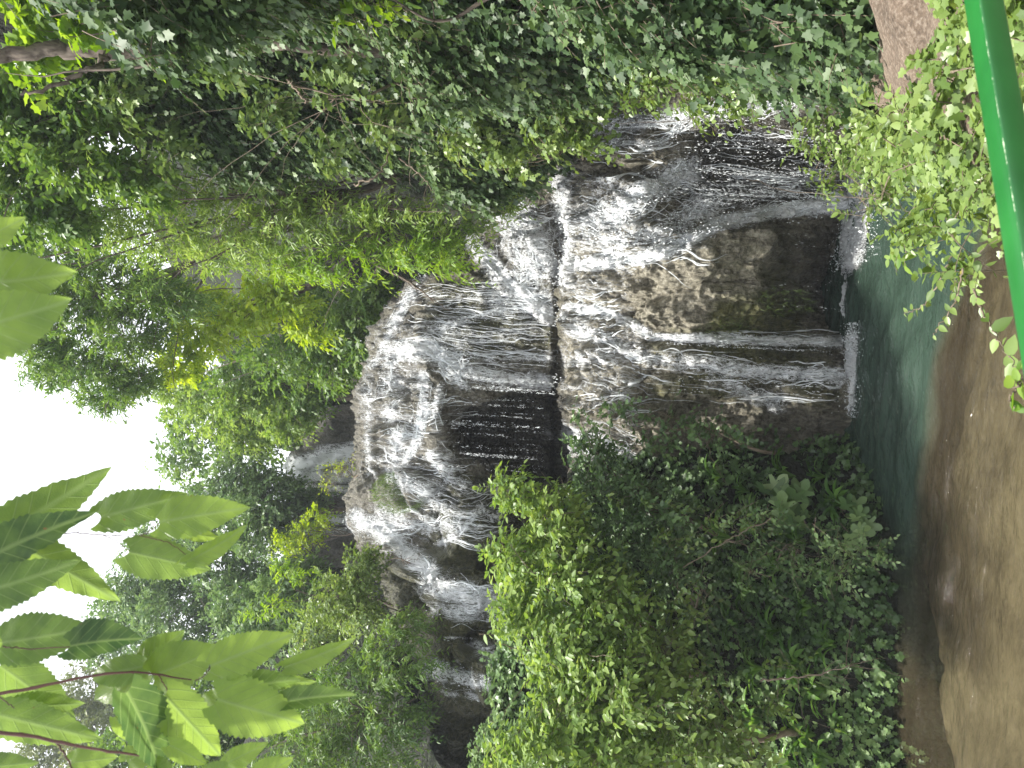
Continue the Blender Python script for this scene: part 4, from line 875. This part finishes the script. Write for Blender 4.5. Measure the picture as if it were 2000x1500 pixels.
ivy_wall('dark ivy on the tall cliff at the right edge of the picture, nearest the walkway', 4.6, 7.0, 1.9, 9.0, 15000, .085)
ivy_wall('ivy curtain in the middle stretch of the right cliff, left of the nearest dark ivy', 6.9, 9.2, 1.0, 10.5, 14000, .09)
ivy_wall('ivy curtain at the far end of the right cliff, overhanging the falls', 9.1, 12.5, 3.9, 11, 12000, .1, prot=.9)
def leafcover(name, label, P, out, D, mat, kind, size, L, k, cat='ivy', droop=.3, twf=.2, group=None, upn=.6):
    a = Acc(); tw = Acc(); r = empty(name, tuple(P.mean(0)), label, cat, group)
    sprays(a, P, D, out, L, k, size, kind, droop, upn, .8, tw, .003, twf)
    a.build('foliage', MAT[mat], r); tw.build('stems', MAT['twig'], r, True)
    return r
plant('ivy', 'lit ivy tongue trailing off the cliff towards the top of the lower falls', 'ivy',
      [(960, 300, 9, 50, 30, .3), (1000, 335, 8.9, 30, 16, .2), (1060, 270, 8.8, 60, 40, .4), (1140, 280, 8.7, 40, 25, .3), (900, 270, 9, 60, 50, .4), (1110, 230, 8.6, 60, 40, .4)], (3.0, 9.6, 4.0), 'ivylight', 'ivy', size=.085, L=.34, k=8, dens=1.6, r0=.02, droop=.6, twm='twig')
plant('ivy', 'pale clumps of ivy catching the light high on the right cliff', 'ivy',
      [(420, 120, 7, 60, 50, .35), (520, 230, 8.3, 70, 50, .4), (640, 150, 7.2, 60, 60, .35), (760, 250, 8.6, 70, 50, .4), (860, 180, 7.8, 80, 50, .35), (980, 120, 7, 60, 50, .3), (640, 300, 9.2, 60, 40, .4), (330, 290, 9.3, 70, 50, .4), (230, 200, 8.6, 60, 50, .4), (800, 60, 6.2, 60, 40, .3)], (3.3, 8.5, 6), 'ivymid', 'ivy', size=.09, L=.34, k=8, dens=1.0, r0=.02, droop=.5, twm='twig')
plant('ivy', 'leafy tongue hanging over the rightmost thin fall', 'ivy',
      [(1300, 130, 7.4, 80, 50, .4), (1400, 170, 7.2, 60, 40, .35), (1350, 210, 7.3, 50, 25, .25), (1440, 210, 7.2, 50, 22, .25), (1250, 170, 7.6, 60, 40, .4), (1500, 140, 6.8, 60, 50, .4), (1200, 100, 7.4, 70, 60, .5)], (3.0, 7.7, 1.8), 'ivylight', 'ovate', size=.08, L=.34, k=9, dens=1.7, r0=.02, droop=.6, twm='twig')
maple = plant('tree', 'maple-like tree with glowing yellow-green leaves in the top right corner of the gorge', 'tree',
      [(60, 30, 7.5, 80, 60, .5), (160, 60, 7.3, 60, 40, .4), (240, 30, 7.2, 60, 40, .4), (320, 60, 7.2, 40, 40, .35), (30, 110, 7.8, 50, 45, .4), (130, -30, 7.3, 90, 50, .5)], (3.3, 7.6, 5.2), 'lime', 'ivy', size=.15, L=.4, k=8, dens=1.1, r0=.1, twf=.5)
plant('tree', 'small bright sapling sprouting from the ivy at the right edge, below the glowing crown', 'tree',
      [(680, 15, 5.6, 50, 35, .3), (620, -20, 5.6, 50, 30, .3), (730, -10, 5.6, 40, 30, .3)], (2.9, 5.7, 4.6), 'lime', 'ovate', size=.11, L=.36, k=9, dens=1.1, r0=.02, twf=.6)
# trunks on the cliff top
a = Acc()
def path(pts, n=24, wig=.02):
    pts = np.array(pts, float); t = np.linspace(0, len(pts)-1, n); P = np.stack([np.interp(t, range(len(pts)), pts[:, i]) for i in range(3)], -1)
    P = blur(P, 3, 0); return P+rng.normal(0, wig, P.shape)
r = maple
tubes(a, path([at1(280, 98, 7.7), at1(220, 100, 7.6), at1(150, 95, 7.6), at1(60, 100, 7.5), at1(-60, 110, 7.4)])[None], np.linspace(.1, .07, 24)[None], 8)
tubes(a, path([at1(215, 100, 7.6), at1(190, 130, 7.5), at1(120, 160, 7.4), at1(40, 190, 7.3)])[None], np.linspace(.04, .015, 24)[None], 6)
a.build('limb', MAT['bark'], r, True)
def branch(label, pts, r0, r1, subs=6, m='twig'):
    P = path([at1(*q) for q in pts], 26, .008); a = Acc(); tubes(a, P[None], np.linspace(r0, r1, 26)[None], 6)
    for i in range(subs):
        j = rng.integers(6, 24); dvec = nrm(P[min(j+1, 25)]-P[j-1]+rng.normal(0, .08, 3)); LL = rng.uniform(.15, .5)
        t = np.linspace(0, 1, 8)[:, None]; tubes(a, (P[j]+dvec*LL*t+rng.normal(0, .012, (8, 3))*t+DOWN*.1*t*t)[None], np.linspace(r1*1.2, r1*.3, 8)[None], 4)
    o = a.build('bare_branch', MAT[m], None, True); tag(o, label, 'branch')
branch('bare curved branch poking out of the ivy above the lit tongue', [(690, 360, 8.6), (730, 350, 8.5), (755, 320, 8.6), (760, 290, 8.8)], .013, .008, 0)
branch('thin forked twig hanging below the curved branch', [(780, 310, 8.6), (810, 330, 8.5), (850, 375, 8.5)], .011, .004, 4)
branch('long dark bare branch sloping down over the right end of the upper rim', [(680, 480, 12.3), (740, 520, 12.2), (800, 550, 12), (850, 590, 11.8)], .035, .008, 14, 'bark')
branch('pale twisted branch sticking out from the dark ivy', [(560, 155, 6.6), (580, 175, 6.5), (600, 200, 6.6)], .014, .008, 1)
branch('long pale twig arching out of the lower left bushes over the water', [(1480, 1330, 8.3), (1540, 1325, 8.2), (1610, 1315, 8.1), (1660, 1300, 8.0), (1690, 1290, 8.0)], .012, .003, 12)
branch('bare twigs tangled at the foot of the upper left chute', [(835, 1110, 13.4), (800, 1100, 13.3), (770, 1085, 13.3)], .02, .006, 10, 'bark')
branch('straight pale stick leaning across the left bank', [(1330, 1110, 9.2), (1430, 1050, 9.0), (1510, 1010, 8.9)], .008, .005, 2)

# ledge cover: ivy and herbs over the near right ledge
n = 9000
X = rng.uniform(-.3, 3.6, n); Y = rng.uniform(1.9, 8.6, n); z = ledgeZ(X, Y); P = np.stack([X, Y, z], -1)
d_ = X-tabl(Y, EDGE); qx, qy, _ = proj(P)
rockpatch = box(qx, qy, 1615, 1885, -300, 205, 12)*(noise(P, 5, 41) > -.72)
keep = (d_ > -.22) & (d_ < 1.9) & (rng.random(n) > rockpatch*.985) & (X < wallX(Y, z)+.1) & (z > -.1)
P = P[keep]; d_ = d_[keep]
lift = np.clip(fbm(P, 1.6, 3, 47)*.5+.5, 0, 1.2)*.22
P = P+UP*(lift*rng.uniform(0, 1, len(P)))[:, None]; D = nrm(rng.normal(0, .6, P.shape)+np.array([-.5, .05, .1])); out = nrm(np.stack([-.6+0*d_, -.3+0*d_, .8+0*d_], -1))
nearm = P[:, 1] < 3.9
leafcover('ivy', 'pale green ivy spread over the nearest part of the rock ledge behind the railing', P[nearm], out[nearm], D[nearm], 'ivylight', 'ivy', .054, .2, 7, group='ivy on the near ledge', twf=.25)
leafcover('ivy', 'leafy cover on the farther end of the ledge, drooping over the foam', P[~nearm], out[~nearm], D[~nearm], 'ivylight', 'ovate', .075, .3, 8, group='ivy on the near ledge', twf=.25)
plant('shrub', 'bright small-leaved herb clump on the ledge, overhanging the pool', 'shrub',
      [(1640, 330, 6.2, 60, 40, .4), (1700, 380, 5.2, 50, 50, .35), (1780, 450, 4.2, 60, 60, .3), (1600, 260, 6.6, 60, 50, .4), (1850, 400, 3.6, 70, 90, .3), (1720, 290, 5.0, 50, 50, .3), (1880, 520, 3.2, 50, 50, .25)], tuple(at1(1780, 330, 4.6)), 'ivylight', 'ovate', size=.06, L=.26, k=8, dens=1.5, r0=.008, nsub=1, twf=.4, twm='twig')
# loose trailing vines
def vine(label, pts, size, nl, mat='ivylight', kind='ovate', r=.004):
    P = path([at1(*q) for q in pts], 40, .004); rt = empty('vine', tuple(P[0]), label, 'vine', 'vines trailing off the ledge'); tw = Acc(); a = Acc()
    tubes(tw, P[None], np.linspace(r, r*.4, 40)[None], 5)
    j = np.linspace(3, 39, nl).astype(int); T = nrm(np.gradient(P, axis=0))[j]; sg = np.where(np.arange(nl) % 2 == 0, 1, -1)[:, None]
    side = nrm(np.cross(T, UP[None]))
    leaves(a, P[j], T*.6+side*sg*.8+rng.normal(0, .25, T.shape)+DOWN*.2, UP+rng.normal(0, .35, T.shape)+np.array([0, -.5, 0]), size*rng.uniform(.6, 1.2, nl), kind)
    tw.build('stem', MAT['twig'], rt, True); a.build('leaves', MAT[mat], rt)
vine('vine drooping to a curl over the pool, nearest the middle of the ledge', [(1860, 500, 3.3), (1830, 560, 3.4), (1800, 600, 3.5), (1765, 612, 3.6)], .05, 16)
vine('longest pale vine looping over the brown shallows', [(1880, 520, 3.1), (1870, 580, 3.2), (1850, 620, 3.25), (1820, 655, 3.3)], .04, 12)
vine('vine with broad leaves leaning on the brown shallows beside the railing', [(1900, 560, 2.9), (1925, 620, 2.8), (1960, 680, 2.6), (1985, 720, 2.5)], .065, 12)
vine('leafy sprig peeking out under the railing at the bottom of the picture', [(2010, 700, 1.9), (1995, 740, 1.9), (1975, 770, 1.9), (1980, 800, 1.9)], .05, 9, 'lime')
vine('lime sprig standing out over the dark green water', [(1790, 400, 4.4), (1760, 440, 4.5), (1750, 490, 4.5), (1770, 520, 4.5)], .085, 14, 'lime')

# left bank cover
n = 9500
X = rng.uniform(-8, -.5, n); Y = rng.uniform(8.2, 12, n); z = bankZ(X, Y); P = np.stack([X, Y, z], -1)[z > .05]; P = P[fbm(P, 1.1, 2, 51) > -.55]
out = np.broadcast_to(nrm(np.array([[.1, -.8, .6]])), P.shape); D = nrm(rng.normal(0, .5, P.shape)+np.array([0, -.6, -.1]))
mI = P[:, 0] > -3
leafcover('undergrowth', 'dark ivy and herbs on the bank right of the broad-lobed leaves', P[mI], out[mI], D[mI], 'dark', 'ivy', .085, .3, 8, 'undergrowth', group='undergrowth on the left bank')
leafcover('undergrowth', 'dark ivy and herbs on the bank along the left edge of the picture', P[~mI], out[~mI], D[~mI], 'grey', 'ivy', .085, .3, 8, 'undergrowth', group='undergrowth on the left bank')
# hart's tongue ferns, each a rosette
fr0 = None
spots = [(1420, 930), (1470, 960), (1560, 930), (1500, 1010), (1440, 1050), (1580, 1060), (1540, 1110), (1480, 1150), (1600, 1180), (1640, 1130), (1530, 1230), (1580, 1290), (1500, 1300), (1640, 1260), (1560, 1370), (1620, 1340), (1500, 1400), (1600, 1430), (1660, 1400), (1640, 1480), (1560, 1490), (1450, 1210), (1660, 980), (1620, 930)]
def bank_hit(x, y):
    for Yq in np.arange(7.8, 12.5, .05):
        q = at1(x, y, Yq)
        if bankZ(q[0:1], q[1:2])[0] > q[2]: return q
    return at1(x, y, 10)
for i, (x, y) in enumerate(spots):
    q = bank_hit(x, y)+np.array([0, -.08, .06])
    if fr0 is None:
        fr0 = empty('fern', tuple(q), 'x', 'fern', "strap-leaved ferns on the left bank")
        a = Acc(); n = 13; th = np.linspace(0, 2*math.pi, n, endpoint=False)+rng.normal(0, .2, n)
        T = np.stack([np.cos(th), np.sin(th)-.25, .35+rng.random(n)*.4], -1)
        leaves(a, np.tile(q, (n, 1)), T, np.tile(UP, (n, 1))+T*-.2, rng.uniform(.34, .46, n), 'strap')
        ch = a.build('fronds', MAT['fern'], fr0); rt = fr0
    else:
        rt = fr0.copy(); C.objects.link(rt); rt.location = q; rt.rotation_euler = (R(-18), 0, rng.uniform(0, 6)); s = rng.uniform(.75, 1.25); rt.scale = (s, s, s)
        c2 = ch.copy(); C.objects.link(c2); c2.parent = rt
    rt['label'] = 'one of the glossy dark green strap-leaved ferns growing on the shaded left bank'
# fig saplings with broad lobed leaves
def fig(label, pts, size):
    q = bank_hit(*pts[0]); rt = empty('fig_sapling', tuple(q), label, 'sapling', None); a = Acc(); tw = Acc()
    for (x, y) in pts:
        e = bank_hit(x, y)+np.array([0, -.35, .1])
        t = np.linspace(0, 1, 8)[:, None]; tubes(tw, (q*(1-t)+e*t+UP*.1*np.sin(t*3))[None], np.linspace(.008, .004, 8)[None], 5)
        nn = 5; th = rng.uniform(0, 6.28, nn); T = np.stack([np.cos(th), np.full(nn, -.35), np.sin(th)*.7-.3], -1)
        leaves(a, e+T*.03, T, np.tile(np.array([0, -.75, .65]), (nn, 1))+rng.normal(0, .2, (nn, 3)), size*rng.uniform(.8, 1.2, nn), 'fig')
    a.build('leaves', MAT['grey'], rt); tw.build('stem', MAT['twig'], rt, True)
fig('pale broad-lobed fig sapling glowing in the middle of the shaded bank', [(1520, 980), (1540, 940), (1530, 1000), (1500, 960), (1560, 975)], .3)
fig('smaller lobed fig sapling closer to the water line', [(1650, 990), (1670, 1010), (1655, 1030)], .22)
# overhanging pale sprays on the bank
plant('shrub', 'fine-leaved pale spray hanging near the water in the middle of the bank', 'shrub',
      [(1600, 1060, 8.7, 70, 25, .3), (1560, 1110, 8.8, 60, 25, .3), (1690, 1080, 8.6, 40, 25, .25), (1640, 1130, 8.6, 40, 30, .25), (1470, 1010, 9.2, 60, 40, .3), (1470, 1120, 9, 60, 40, .3)], tuple(bank_hit(1500, 1080)), 'grey', 'ovate', size=.07, L=.36, k=10, dens=1.1, r0=.012, twf=.8, gap=.25, twm='twig')
# grass tufts
def grass(label, boxpx, Yr, n, size):
    x = rng.uniform(boxpx[0], boxpx[1], n); y = rng.uniform(boxpx[2], boxpx[3], n); P = at(x, y, Yr+rng.normal(0, .08, n))
    P = P[(((x-(boxpx[0]+boxpx[1])/2)/(boxpx[1]-boxpx[0])*2)**2+((y-(boxpx[2]+boxpx[3])/2)/(boxpx[3]-boxpx[2])*2)**2) < 1.05]
    a = Acc(); nn = len(P); T = rng.normal(0, .5, (nn, 3))+np.array([0, -.6, -.35]); leaves(a, P, T, np.tile(UP, (nn, 1))+rng.normal(0, .2, (nn, 3)), size*rng.uniform(.5, 1.2, nn), 'blade')
    o = a.build('grass_tuft', MAT['grass'], None); tag(o, label, 'grass tuft')
grass('thick green grass tuft on the rim between the chute and the cave', (728, 835, 922, 1002), 14.2, 3000, .17)
grass('small grass tuft on the mossy rock left of the dark undercut', (1480, 1590, 560, 620), 10.4, 150, .13)
grass('thin grass on the green rock above the narrow stream', (1340, 1480, 600, 662), 10.8, 260, .12)
grass('bright long grass at the right edge above the brown rock', (1520, 1600, -30, 70), 5.0, 300, .3)

# ------------------------------------------------------------------ mulberry branches overhead
def mulmat():
    m, t, p, out = newmat('mulberry_leaf')
    uv = N_(t, 'Attribute', attribute_name='luv'); sx = N_(t, 'SeparateXYZ'); t.links.new(uv.outputs['Vector'], sx.inputs[0])
    u, v = sx.outputs[0], sx.outputs[1]; av = math_(t, 'ABSOLUTE', v)
    mid = math_(t, 'SUBTRACT', 1., math_(t, 'MINIMUM', math_(t, 'MULTIPLY', av, 38.), 1.))
    ph = math_(t, 'SUBTRACT', math_(t, 'MULTIPLY', u, 7.), math_(t, 'MULTIPLY', av, 8.5))
    fr = math_(t, 'ABSOLUTE', math_(t, 'SUBTRACT', math_(t, 'FRACT', ph), .5))
    side = math_(t, 'SUBTRACT', 1., math_(t, 'MINIMUM', math_(t, 'MULTIPLY', fr, 14.), 1.))
    vein = math_(t, 'MAXIMUM', mid, math_(t, 'MULTIPLY', side, .8))
    geo = N_(t, 'NewGeometry'); nz = N_(t, 'TexNoise', Scale=24, Detail=4.0); t.links.new(geo.outputs['Position'], nz.inputs['Vector'])
    vo = N_(t, 'TexVoronoi', Scale=230); vo.feature = 'DISTANCE_TO_EDGE'; t.links.new(geo.outputs['Position'], vo.inputs['Vector'])
    tn = N_(t, 'Attribute', attribute_name='tint')
    c = ramp(t, math_(t, 'ADD', math_(t, 'MULTIPLY', nz.outputs['Fac'], .5), math_(t, 'MULTIPLY', tn.outputs['Fac'], .55)), [(.22, (.03, .065, .02)), (.5, (.1, .17, .035)), (.82, (.18, .275, .045))])
    c = mixc(t, math_(t, 'MULTIPLY', vein, .5), c, (.27, .35, .14))
    spot = N_(t, 'TexNoise', Scale=55, Detail=2.0); t.links.new(geo.outputs['Position'], spot.inputs['Vector'])
    c = mixc(t, ramp(t, spot.outputs['Fac'], [(.74, (0, 0, 0)), (.78, (1, 1, 1))]), c, (.16, .09, .03))
    t.links.new(c, p.inputs['Base Color']); p.inputs['Roughness'].default_value = .4; p.inputs['Specular IOR Level'].default_value = .35
    tr = N_(t, 'BsdfTranslucent'); g = N_(t, 'HueSaturation', Saturation=1.0, Value=1.8, Hue=.485); t.links.new(c, g.inputs['Color'])
    tc_ = mixc(t, math_(t, 'MULTIPLY', vein, .5), g.outputs[0], (.1, .2, .02)); t.links.new(tc_, tr.inputs[0])
    mx = N_(t, 'MixShader'); mx.inputs[0].default_value = .55; t.links.new(p.outputs[0], mx.inputs[1]); t.links.new(tr.outputs[0], mx.inputs[2]); t.links.new(mx.outputs[0], out.inputs[0])
    h = math_(t, 'ADD', math_(t, 'MULTIPLY', vein, -1.), math_(t, 'MULTIPLY', vo.outputs[0], .5))
    b_ = N_(t, 'Bump', Strength=.5, Distance=.002); t.links.new(h, b_.inputs['Height']); 
    for nn in (p, tr): t.links.new(b_.outputs[0], nn.inputs['Normal'])
    return m
MAT['mul'] = mulmat()
def mul_leaf(parent, b, tp, Y, width, tint=.5, fold=.25, tilt=0., curl=.2, dY=.0):
    """b, tp base and tip in the picture; Y distance; width px; tilt turns the blade about its length"""
    B = at1(b[0], b[1], Y); T = at1(tp[0], tp[1], Y+dY); L = np.linalg.norm(T-B); e = (T-B)/L
    nrm_ = nrm((CAM-(B+T)/2)[None])[0]; s = np.cross(nrm_, e); s /= np.linalg.norm(s); nn = np.cross(e, s)
    s2 = s*math.cos(tilt)+nn*math.sin(tilt); n2_ = np.cross(e, s2)
    W = .9*width/F*Y/2/max(.25, math.cos(fold*.9)*abs(math.cos(tilt))) if abs(tilt) < 1.2 else width/F*Y
    nu_, nv_ = 49, 9
    u = np.linspace(0, 1, nu_); prof = np.where(u < .32, np.sqrt(np.clip(1-((.32-u)/.36)**2, 0, 1)), np.clip(1-((u-.32)/.68)**1.75, 0, 1)**.92)
    ser = 1+.05*((np.arange(nu_) % 3)-1)*(prof > .1)
    v = np.linspace(-1, 1, nv_); U, Vv = np.meshgrid(u, v, indexing='ij')
    ww = (prof*ser)[:, None]*np.where(np.abs(Vv) > .9, 1, 1/ser[:, None]*1.0)
    y_ = Vv*ww*W; along = U*L-.13*L*np.abs(Vv)**2*(U < .25)*(1-U/.25)
    z_ = np.abs(y_)*math.tan(fold)-curl*L*(U**2)+.018*L*np.sin(U*7*math.pi-np.abs(Vv)*4)*np.abs(Vv)+.03*L*np.sin(U*4+tint*9)*Vv
    P = B+e*along[..., None]+s2*y_[..., None]-n2_*(z_)[..., None]*-1
    luv = np.stack([U, Vv*ww*.5*(2*W/L), U*0], -1).reshape(-1, 3)
    # notch the heart-shaped base
    o = quads('leaf', P.reshape(-1, 3), gridq(nu_, nv_), MAT['mul'], parent, {'luv': luv, 'tint': np.full(nu_*nv_, tint)})
    return B
def mulberry(label, stems, lv, Y):
    rt = empty('mulberry_branch', tuple(at1(*stems[0][0])), label, 'branch', 'mulberry branches hanging over the camera')
    a = Acc()
    for st in stems:
        pts = st[:-2]; P = path([at1(*q) for q in pts], 20, .0006)
        # knots along the twig
        rad = np.linspace(st[-2], st[-1], 20)*(1+.18*(np.arange(20) % 5 == 0)); tubes(a, P[None], rad[None], 7)
    for l in lv:
        q = l[0]; mul_leaf(rt, *l[:-1], **l[-1]) if isinstance(l[-1], dict) else mul_leaf(rt, *l)
    a.build('twig', MAT['redtwig'], rt, True)
Y1 = 1.35
mulberry('upper cluster of translucent mulberry leaves hanging before the sky', [
    [(-80, 1090, 1.3), (10, 1070, 1.3), (45, 1066, 1.3), .0028, .0016], [(45, 1066, 1.3), (130, 1040, 1.32), (200, 1045, 1.33), (270, 1046, 1.35), .0012, .0008],
    [(200, 1045, 1.33), (225, 1055, 1.34), (253, 1077, 1.35), .0009, .0006], [(270, 1046, 1.35), (330, 1058, 1.35), (375, 1092, 1.36), .0008, .0006], [(150, 1040, 1.32), (170, 1025, 1.33), (198, 1012, 1.34), .0008, .0006],
    [(270, 1046, 1.35), (290, 1040, 1.35), (312, 1020, 1.34), .0008, .0006]], [
    ((-30, 1062), (198, 934), 1.34, 112, {'tint': .5, 'fold': .2, 'tilt': .2}), ((-45, 1100), (158, 992), 1.28, 92, {'tint': .1, 'fold': .3, 'tilt': -.5}),
    ((38, 1062), (222, 1168), 1.36, 84, {'tint': .7, 'fold': .3}), ((-60, 1165), (132, 1110), 1.25, 100, {'tint': .3, 'fold': .15, 'tilt': .2}),
    ((197, 1010), (352, 968), 1.34, 88, {'tint': .55, 'fold': .2}), ((312, 1020), (474, 988), 1.33, 92, {'tint': .8, 'fold': .2, 'tilt': -.2}),
    ((252, 1078), (400, 1110), 1.35, 94, {'tint': .6, 'fold': .2}), ((365, 1096), (478, 1042), 1.35, 40, {'tint': .9, 'fold': .5, 'tilt': .5}),
    ((368, 1042), (425, 1050), 1.37, 30, {'tint': .95, 'fold': .3})], Y1)
mulberry('long lower cluster of bright mulberry leaves spreading from the left edge', [
    [(-60, 1362, 1.2), (40, 1350, 1.22), (130, 1328, 1.24), (255, 1310, 1.26), (320, 1318, 1.28), (385, 1330, 1.3), .0032, .0011],
    [(255, 1310, 1.26), (282, 1340, 1.27), (300, 1375, 1.27), .001, .0006], [(310, 1318, 1.28), (325, 1345, 1.27), (330, 1362, 1.27), .001, .0006],
    [(380, 1330, 1.3), (400, 1320, 1.3), (412, 1302, 1.3), .0009, .0006], [(0, 1262, 1.24), (60, 1268, 1.25), (142, 1262, 1.26), .0012, .0008]], [
    ((5, 1256), (170, 1228), 1.27, 112, {'tint': .45, 'fold': .2}), ((138, 1262), (266, 1235), 1.22, 76, {'tint': .0, 'fold': .35, 'tilt': -.6}),
    ((0, 1300), (142, 1402), 1.27, 100, {'tint': .5, 'fold': .2}), ((-50, 1240), (30, 1262), 1.3, 60, {'tint': .8}),
    ((278, 1302), (160, 1325), 1.29, 66, {'tint': .6, 'fold': .2}), ((278, 1312), (168, 1378), 1.3, 84, {'tint': .75, 'fold': .15}),
    ((283, 1290), (352, 1238), 1.33, 70, {'tint': .6}), ((300, 1320), (420, 1270), 1.31, 112, {'tint': .8, 'fold': .15}),
    ((411, 1300), (561, 1243), 1.27, 90, {'tint': .95, 'fold': .2}), ((556, 1302), (686, 1262), 1.3, 42, {'tint': .8, 'fold': .5, 'tilt': .4}),
    ((440, 1350), (575, 1318), 1.29, 62, {'tint': .3, 'fold': .3, 'tilt': -.4}), ((548, 1372), (686, 1346), 1.28, 44, {'tint': .25, 'fold': .5, 'tilt': -.4}),
    ((500, 1330), (612, 1332), 1.32, 36, {'tint': .7}),
    ((425, 1366), (588, 1412), 1.25, 122, {'tint': .85, 'fold': .15}), ((322, 1358), (432, 1478), 1.24, 100, {'tint': .9, 'fold': .2}),
    ((248, 1352), (338, 1510), 1.2, 92, {'tint': .05, 'fold': .3, 'tilt': -.6}), ((445, 1372), (370, 1390), 1.28, 70, {'tint': .8})], Y1)
mulberry('lowest mulberry branch crossing the bottom left corner', [
    [(-60, 1425, 1.15), (40, 1434, 1.16), (110, 1448, 1.17), (200, 1466, 1.18), (290, 1478, 1.2), .0034, .0016], [(110, 1448, 1.17), (130, 1480, 1.17), (150, 1520, 1.17), .0014, .001],
    [(-40, 1330, 1.17), (0, 1362, 1.18), (30, 1385, 1.18), .001, .0008]], [
    ((-20, 1392), (182, 1440), 1.22, 88, {'tint': .6, 'fold': .2}), ((30, 1380), (150, 1375), 1.25, 60, {'tint': .7}),
    ((140, 1490), (220, 1480), 1.2, 60, {'tint': .75}), ((250, 1490), (305, 1445), 1.22, 60, {'tint': .8}), ((330, 1455), (402, 1492), 1.2, 46, {'tint': .95}),
    ((285, 1500), (345, 1540), 1.2, 70, {'tint': .7}), ((445, 1490), (515, 1455), 1.2, 48, {'tint': .9}), ((500, 1520), (565, 1485), 1.2, 60, {'tint': .95}),
    ((-40, 1500), (60, 1490), 1.25, 60, {'tint': .5}), ((400, 1520), (480, 1505), 1.2, 60, {'tint': .7}), ((225, 1400), (258, 1450), 1.25, 34, {'tint': .9})], Y1)
mulberry('pair of large pale mulberry leaves set apart from the other hanging leaves', [
    [(-120, 600, .9), (-40, 600, .92), .002, .0015]], [
    ((-75, 560), (122, 535), .95, 150, {'tint': .75, 'fold': .15}), ((-80, 650), (118, 600), .9, 160, {'tint': .7, 'fold': .2, 'tilt': .2}), ((-60, 480), (40, 430), 1.0, 70, {'tint': .9})], .92)

# ------------------------------------------------------------------ railing
def paint():
    m, t, p, out = newmat('green_paint')
    geo = N_(t, 'NewGeometry'); n1 = N_(t, 'TexNoise', Scale=45, Detail=9.0, Roughness=.75); n2 = N_(t, 'TexNoise', Scale=9, Detail=4.0)
    for n in (n1, n2): t.links.new(geo.outputs['Position'], n.inputs['Vector'])
    edge = N_(t, 'Attribute', attribute_name='wear')
    c = ramp(t, n2.outputs['Fac'], [(.3, (.009, .095, .018)), (.7, (.016, .14, .026))])
    wr = math_(t, 'MULTIPLY', edge.outputs['Fac'], math_(t, 'ADD', n1.outputs['Fac'], .15))
    c = mixc(t, ramp(t, wr, [(.52, (0, 0, 0)), (.6, (1, 1, 1))]), c, (.5, .55, .4))
    t.links.new(c, p.inputs['Base Color']); p.inputs['Roughness'].default_value = .32
    b_ = N_(t, 'Bump', Strength=.35, Distance=.001); t.links.new(n1.outputs['Fac'], b_.inputs['Height']); t.links.new(b_.outputs[0], p.inputs['Normal'])
    return m
MAT['paint'] = paint()
def bar(acc, A, B, hw, hh, bev=.004, segs=60):
    A = np.array(A, float); B = np.array(B, float); e = nrm((B-A)[None])[0]; s = nrm(np.cross(e, UP)[None])[0]; u_ = np.cross(s, e)
    prof = [(hw, hh-bev), (hw-bev*.3, hh-bev*.3), (hw-bev, hh), (-hw+bev, hh), (-hw+bev*.3, hh-bev*.3), (-hw, hh-bev), (-hw, -hh+bev), (-hw+bev, -hh), (hw-bev, -hh), (hw, -hh+bev)]
    wearp = [.05, .05, .05, .3, .85, .3, .05, .05, .05, .05]
    t = np.linspace(0, 1, segs); V = []; W = []
    for tt in t:
        c = A+(B-A)*tt
        for (a_, b_), w_ in zip(prof, wearp): V.append(c+s*a_+u_*b_); W.append(w_)
    k = len(prof); L = []; T = []
    for i in range(segs-1):
        for j in range(k): L += [i*k+j, i*k+(j+1) % k, (i+1)*k+(j+1) % k, (i+1)*k+j]; T.append(4)
    L += list(range(k))[::-1]; T.append(k); L += [(segs-1)*k+j for j in range(k)]; T.append(k)
    V = np.array(V); acc.V.append(V); acc.L.append(np.array(L)+acc.n); acc.T.append(np.array(T)); acc.A.append(np.array(W)); acc.n += len(V)
def build_wear(acc, name, parent):
    T = np.concatenate(acc.T); st = np.concatenate([[0], np.cumsum(T)[:-1]])
    return mesh_np(name, np.concatenate(acc.V), np.concatenate(acc.L), st, T, MAT['paint'], parent, {'wear': np.concatenate(acc.A)})
ra = at1(1912, 0, 1.19); rb = at1(2002, 560, 1.03); e = (rb-ra)/np.linalg.norm(rb-ra); e[2] = 0; e /= np.linalg.norm(e)
zr = 3.40
ra[2] = zr; A = ra-e*2.2; B = ra+e*2.6
rail = empty('railing', (float(ra[0]), float(ra[1]), 2.35), 'green painted metal handrail crossing the bottom right corner', 'railing')
a = Acc(); bar(a, A, B, .019, .019); build_wear(a, 'top_rail', rail)
for s in (.35, 3.9):
    p_ = A+e*s; a = Acc(); 
    bar(a, p_+np.array([0, 0, -.022]), p_+np.array([0.0005, 0, -1.1]), .018, .018, segs=20); build_wear(a, 'post', rail)

bpy.context.view_layer.update()
print('objects', len(bpy.data.objects), 'polys', sum(len(m.polygons) for m in bpy.data.meshes))

# ------------------------------------------------------------------ haze
bpy.ops.mesh.primitive_cube_add(size=1, location=(0, 44, 10)); hz = bpy.context.object; hz.name = 'haze'; hz.scale = (124, 96, 38)
m, t, p, out = newmat('air'); t.nodes.remove(p); pv = N_(t, 'VolumePrincipled'); pv.inputs['Color'].default_value = (.86, .92, 1, 1); pv.inputs['Density'].default_value = .0011
t.links.new(pv.outputs[0], out.inputs['Volume']); hz.data.materials.append(m); tag(hz, kind='stuff')
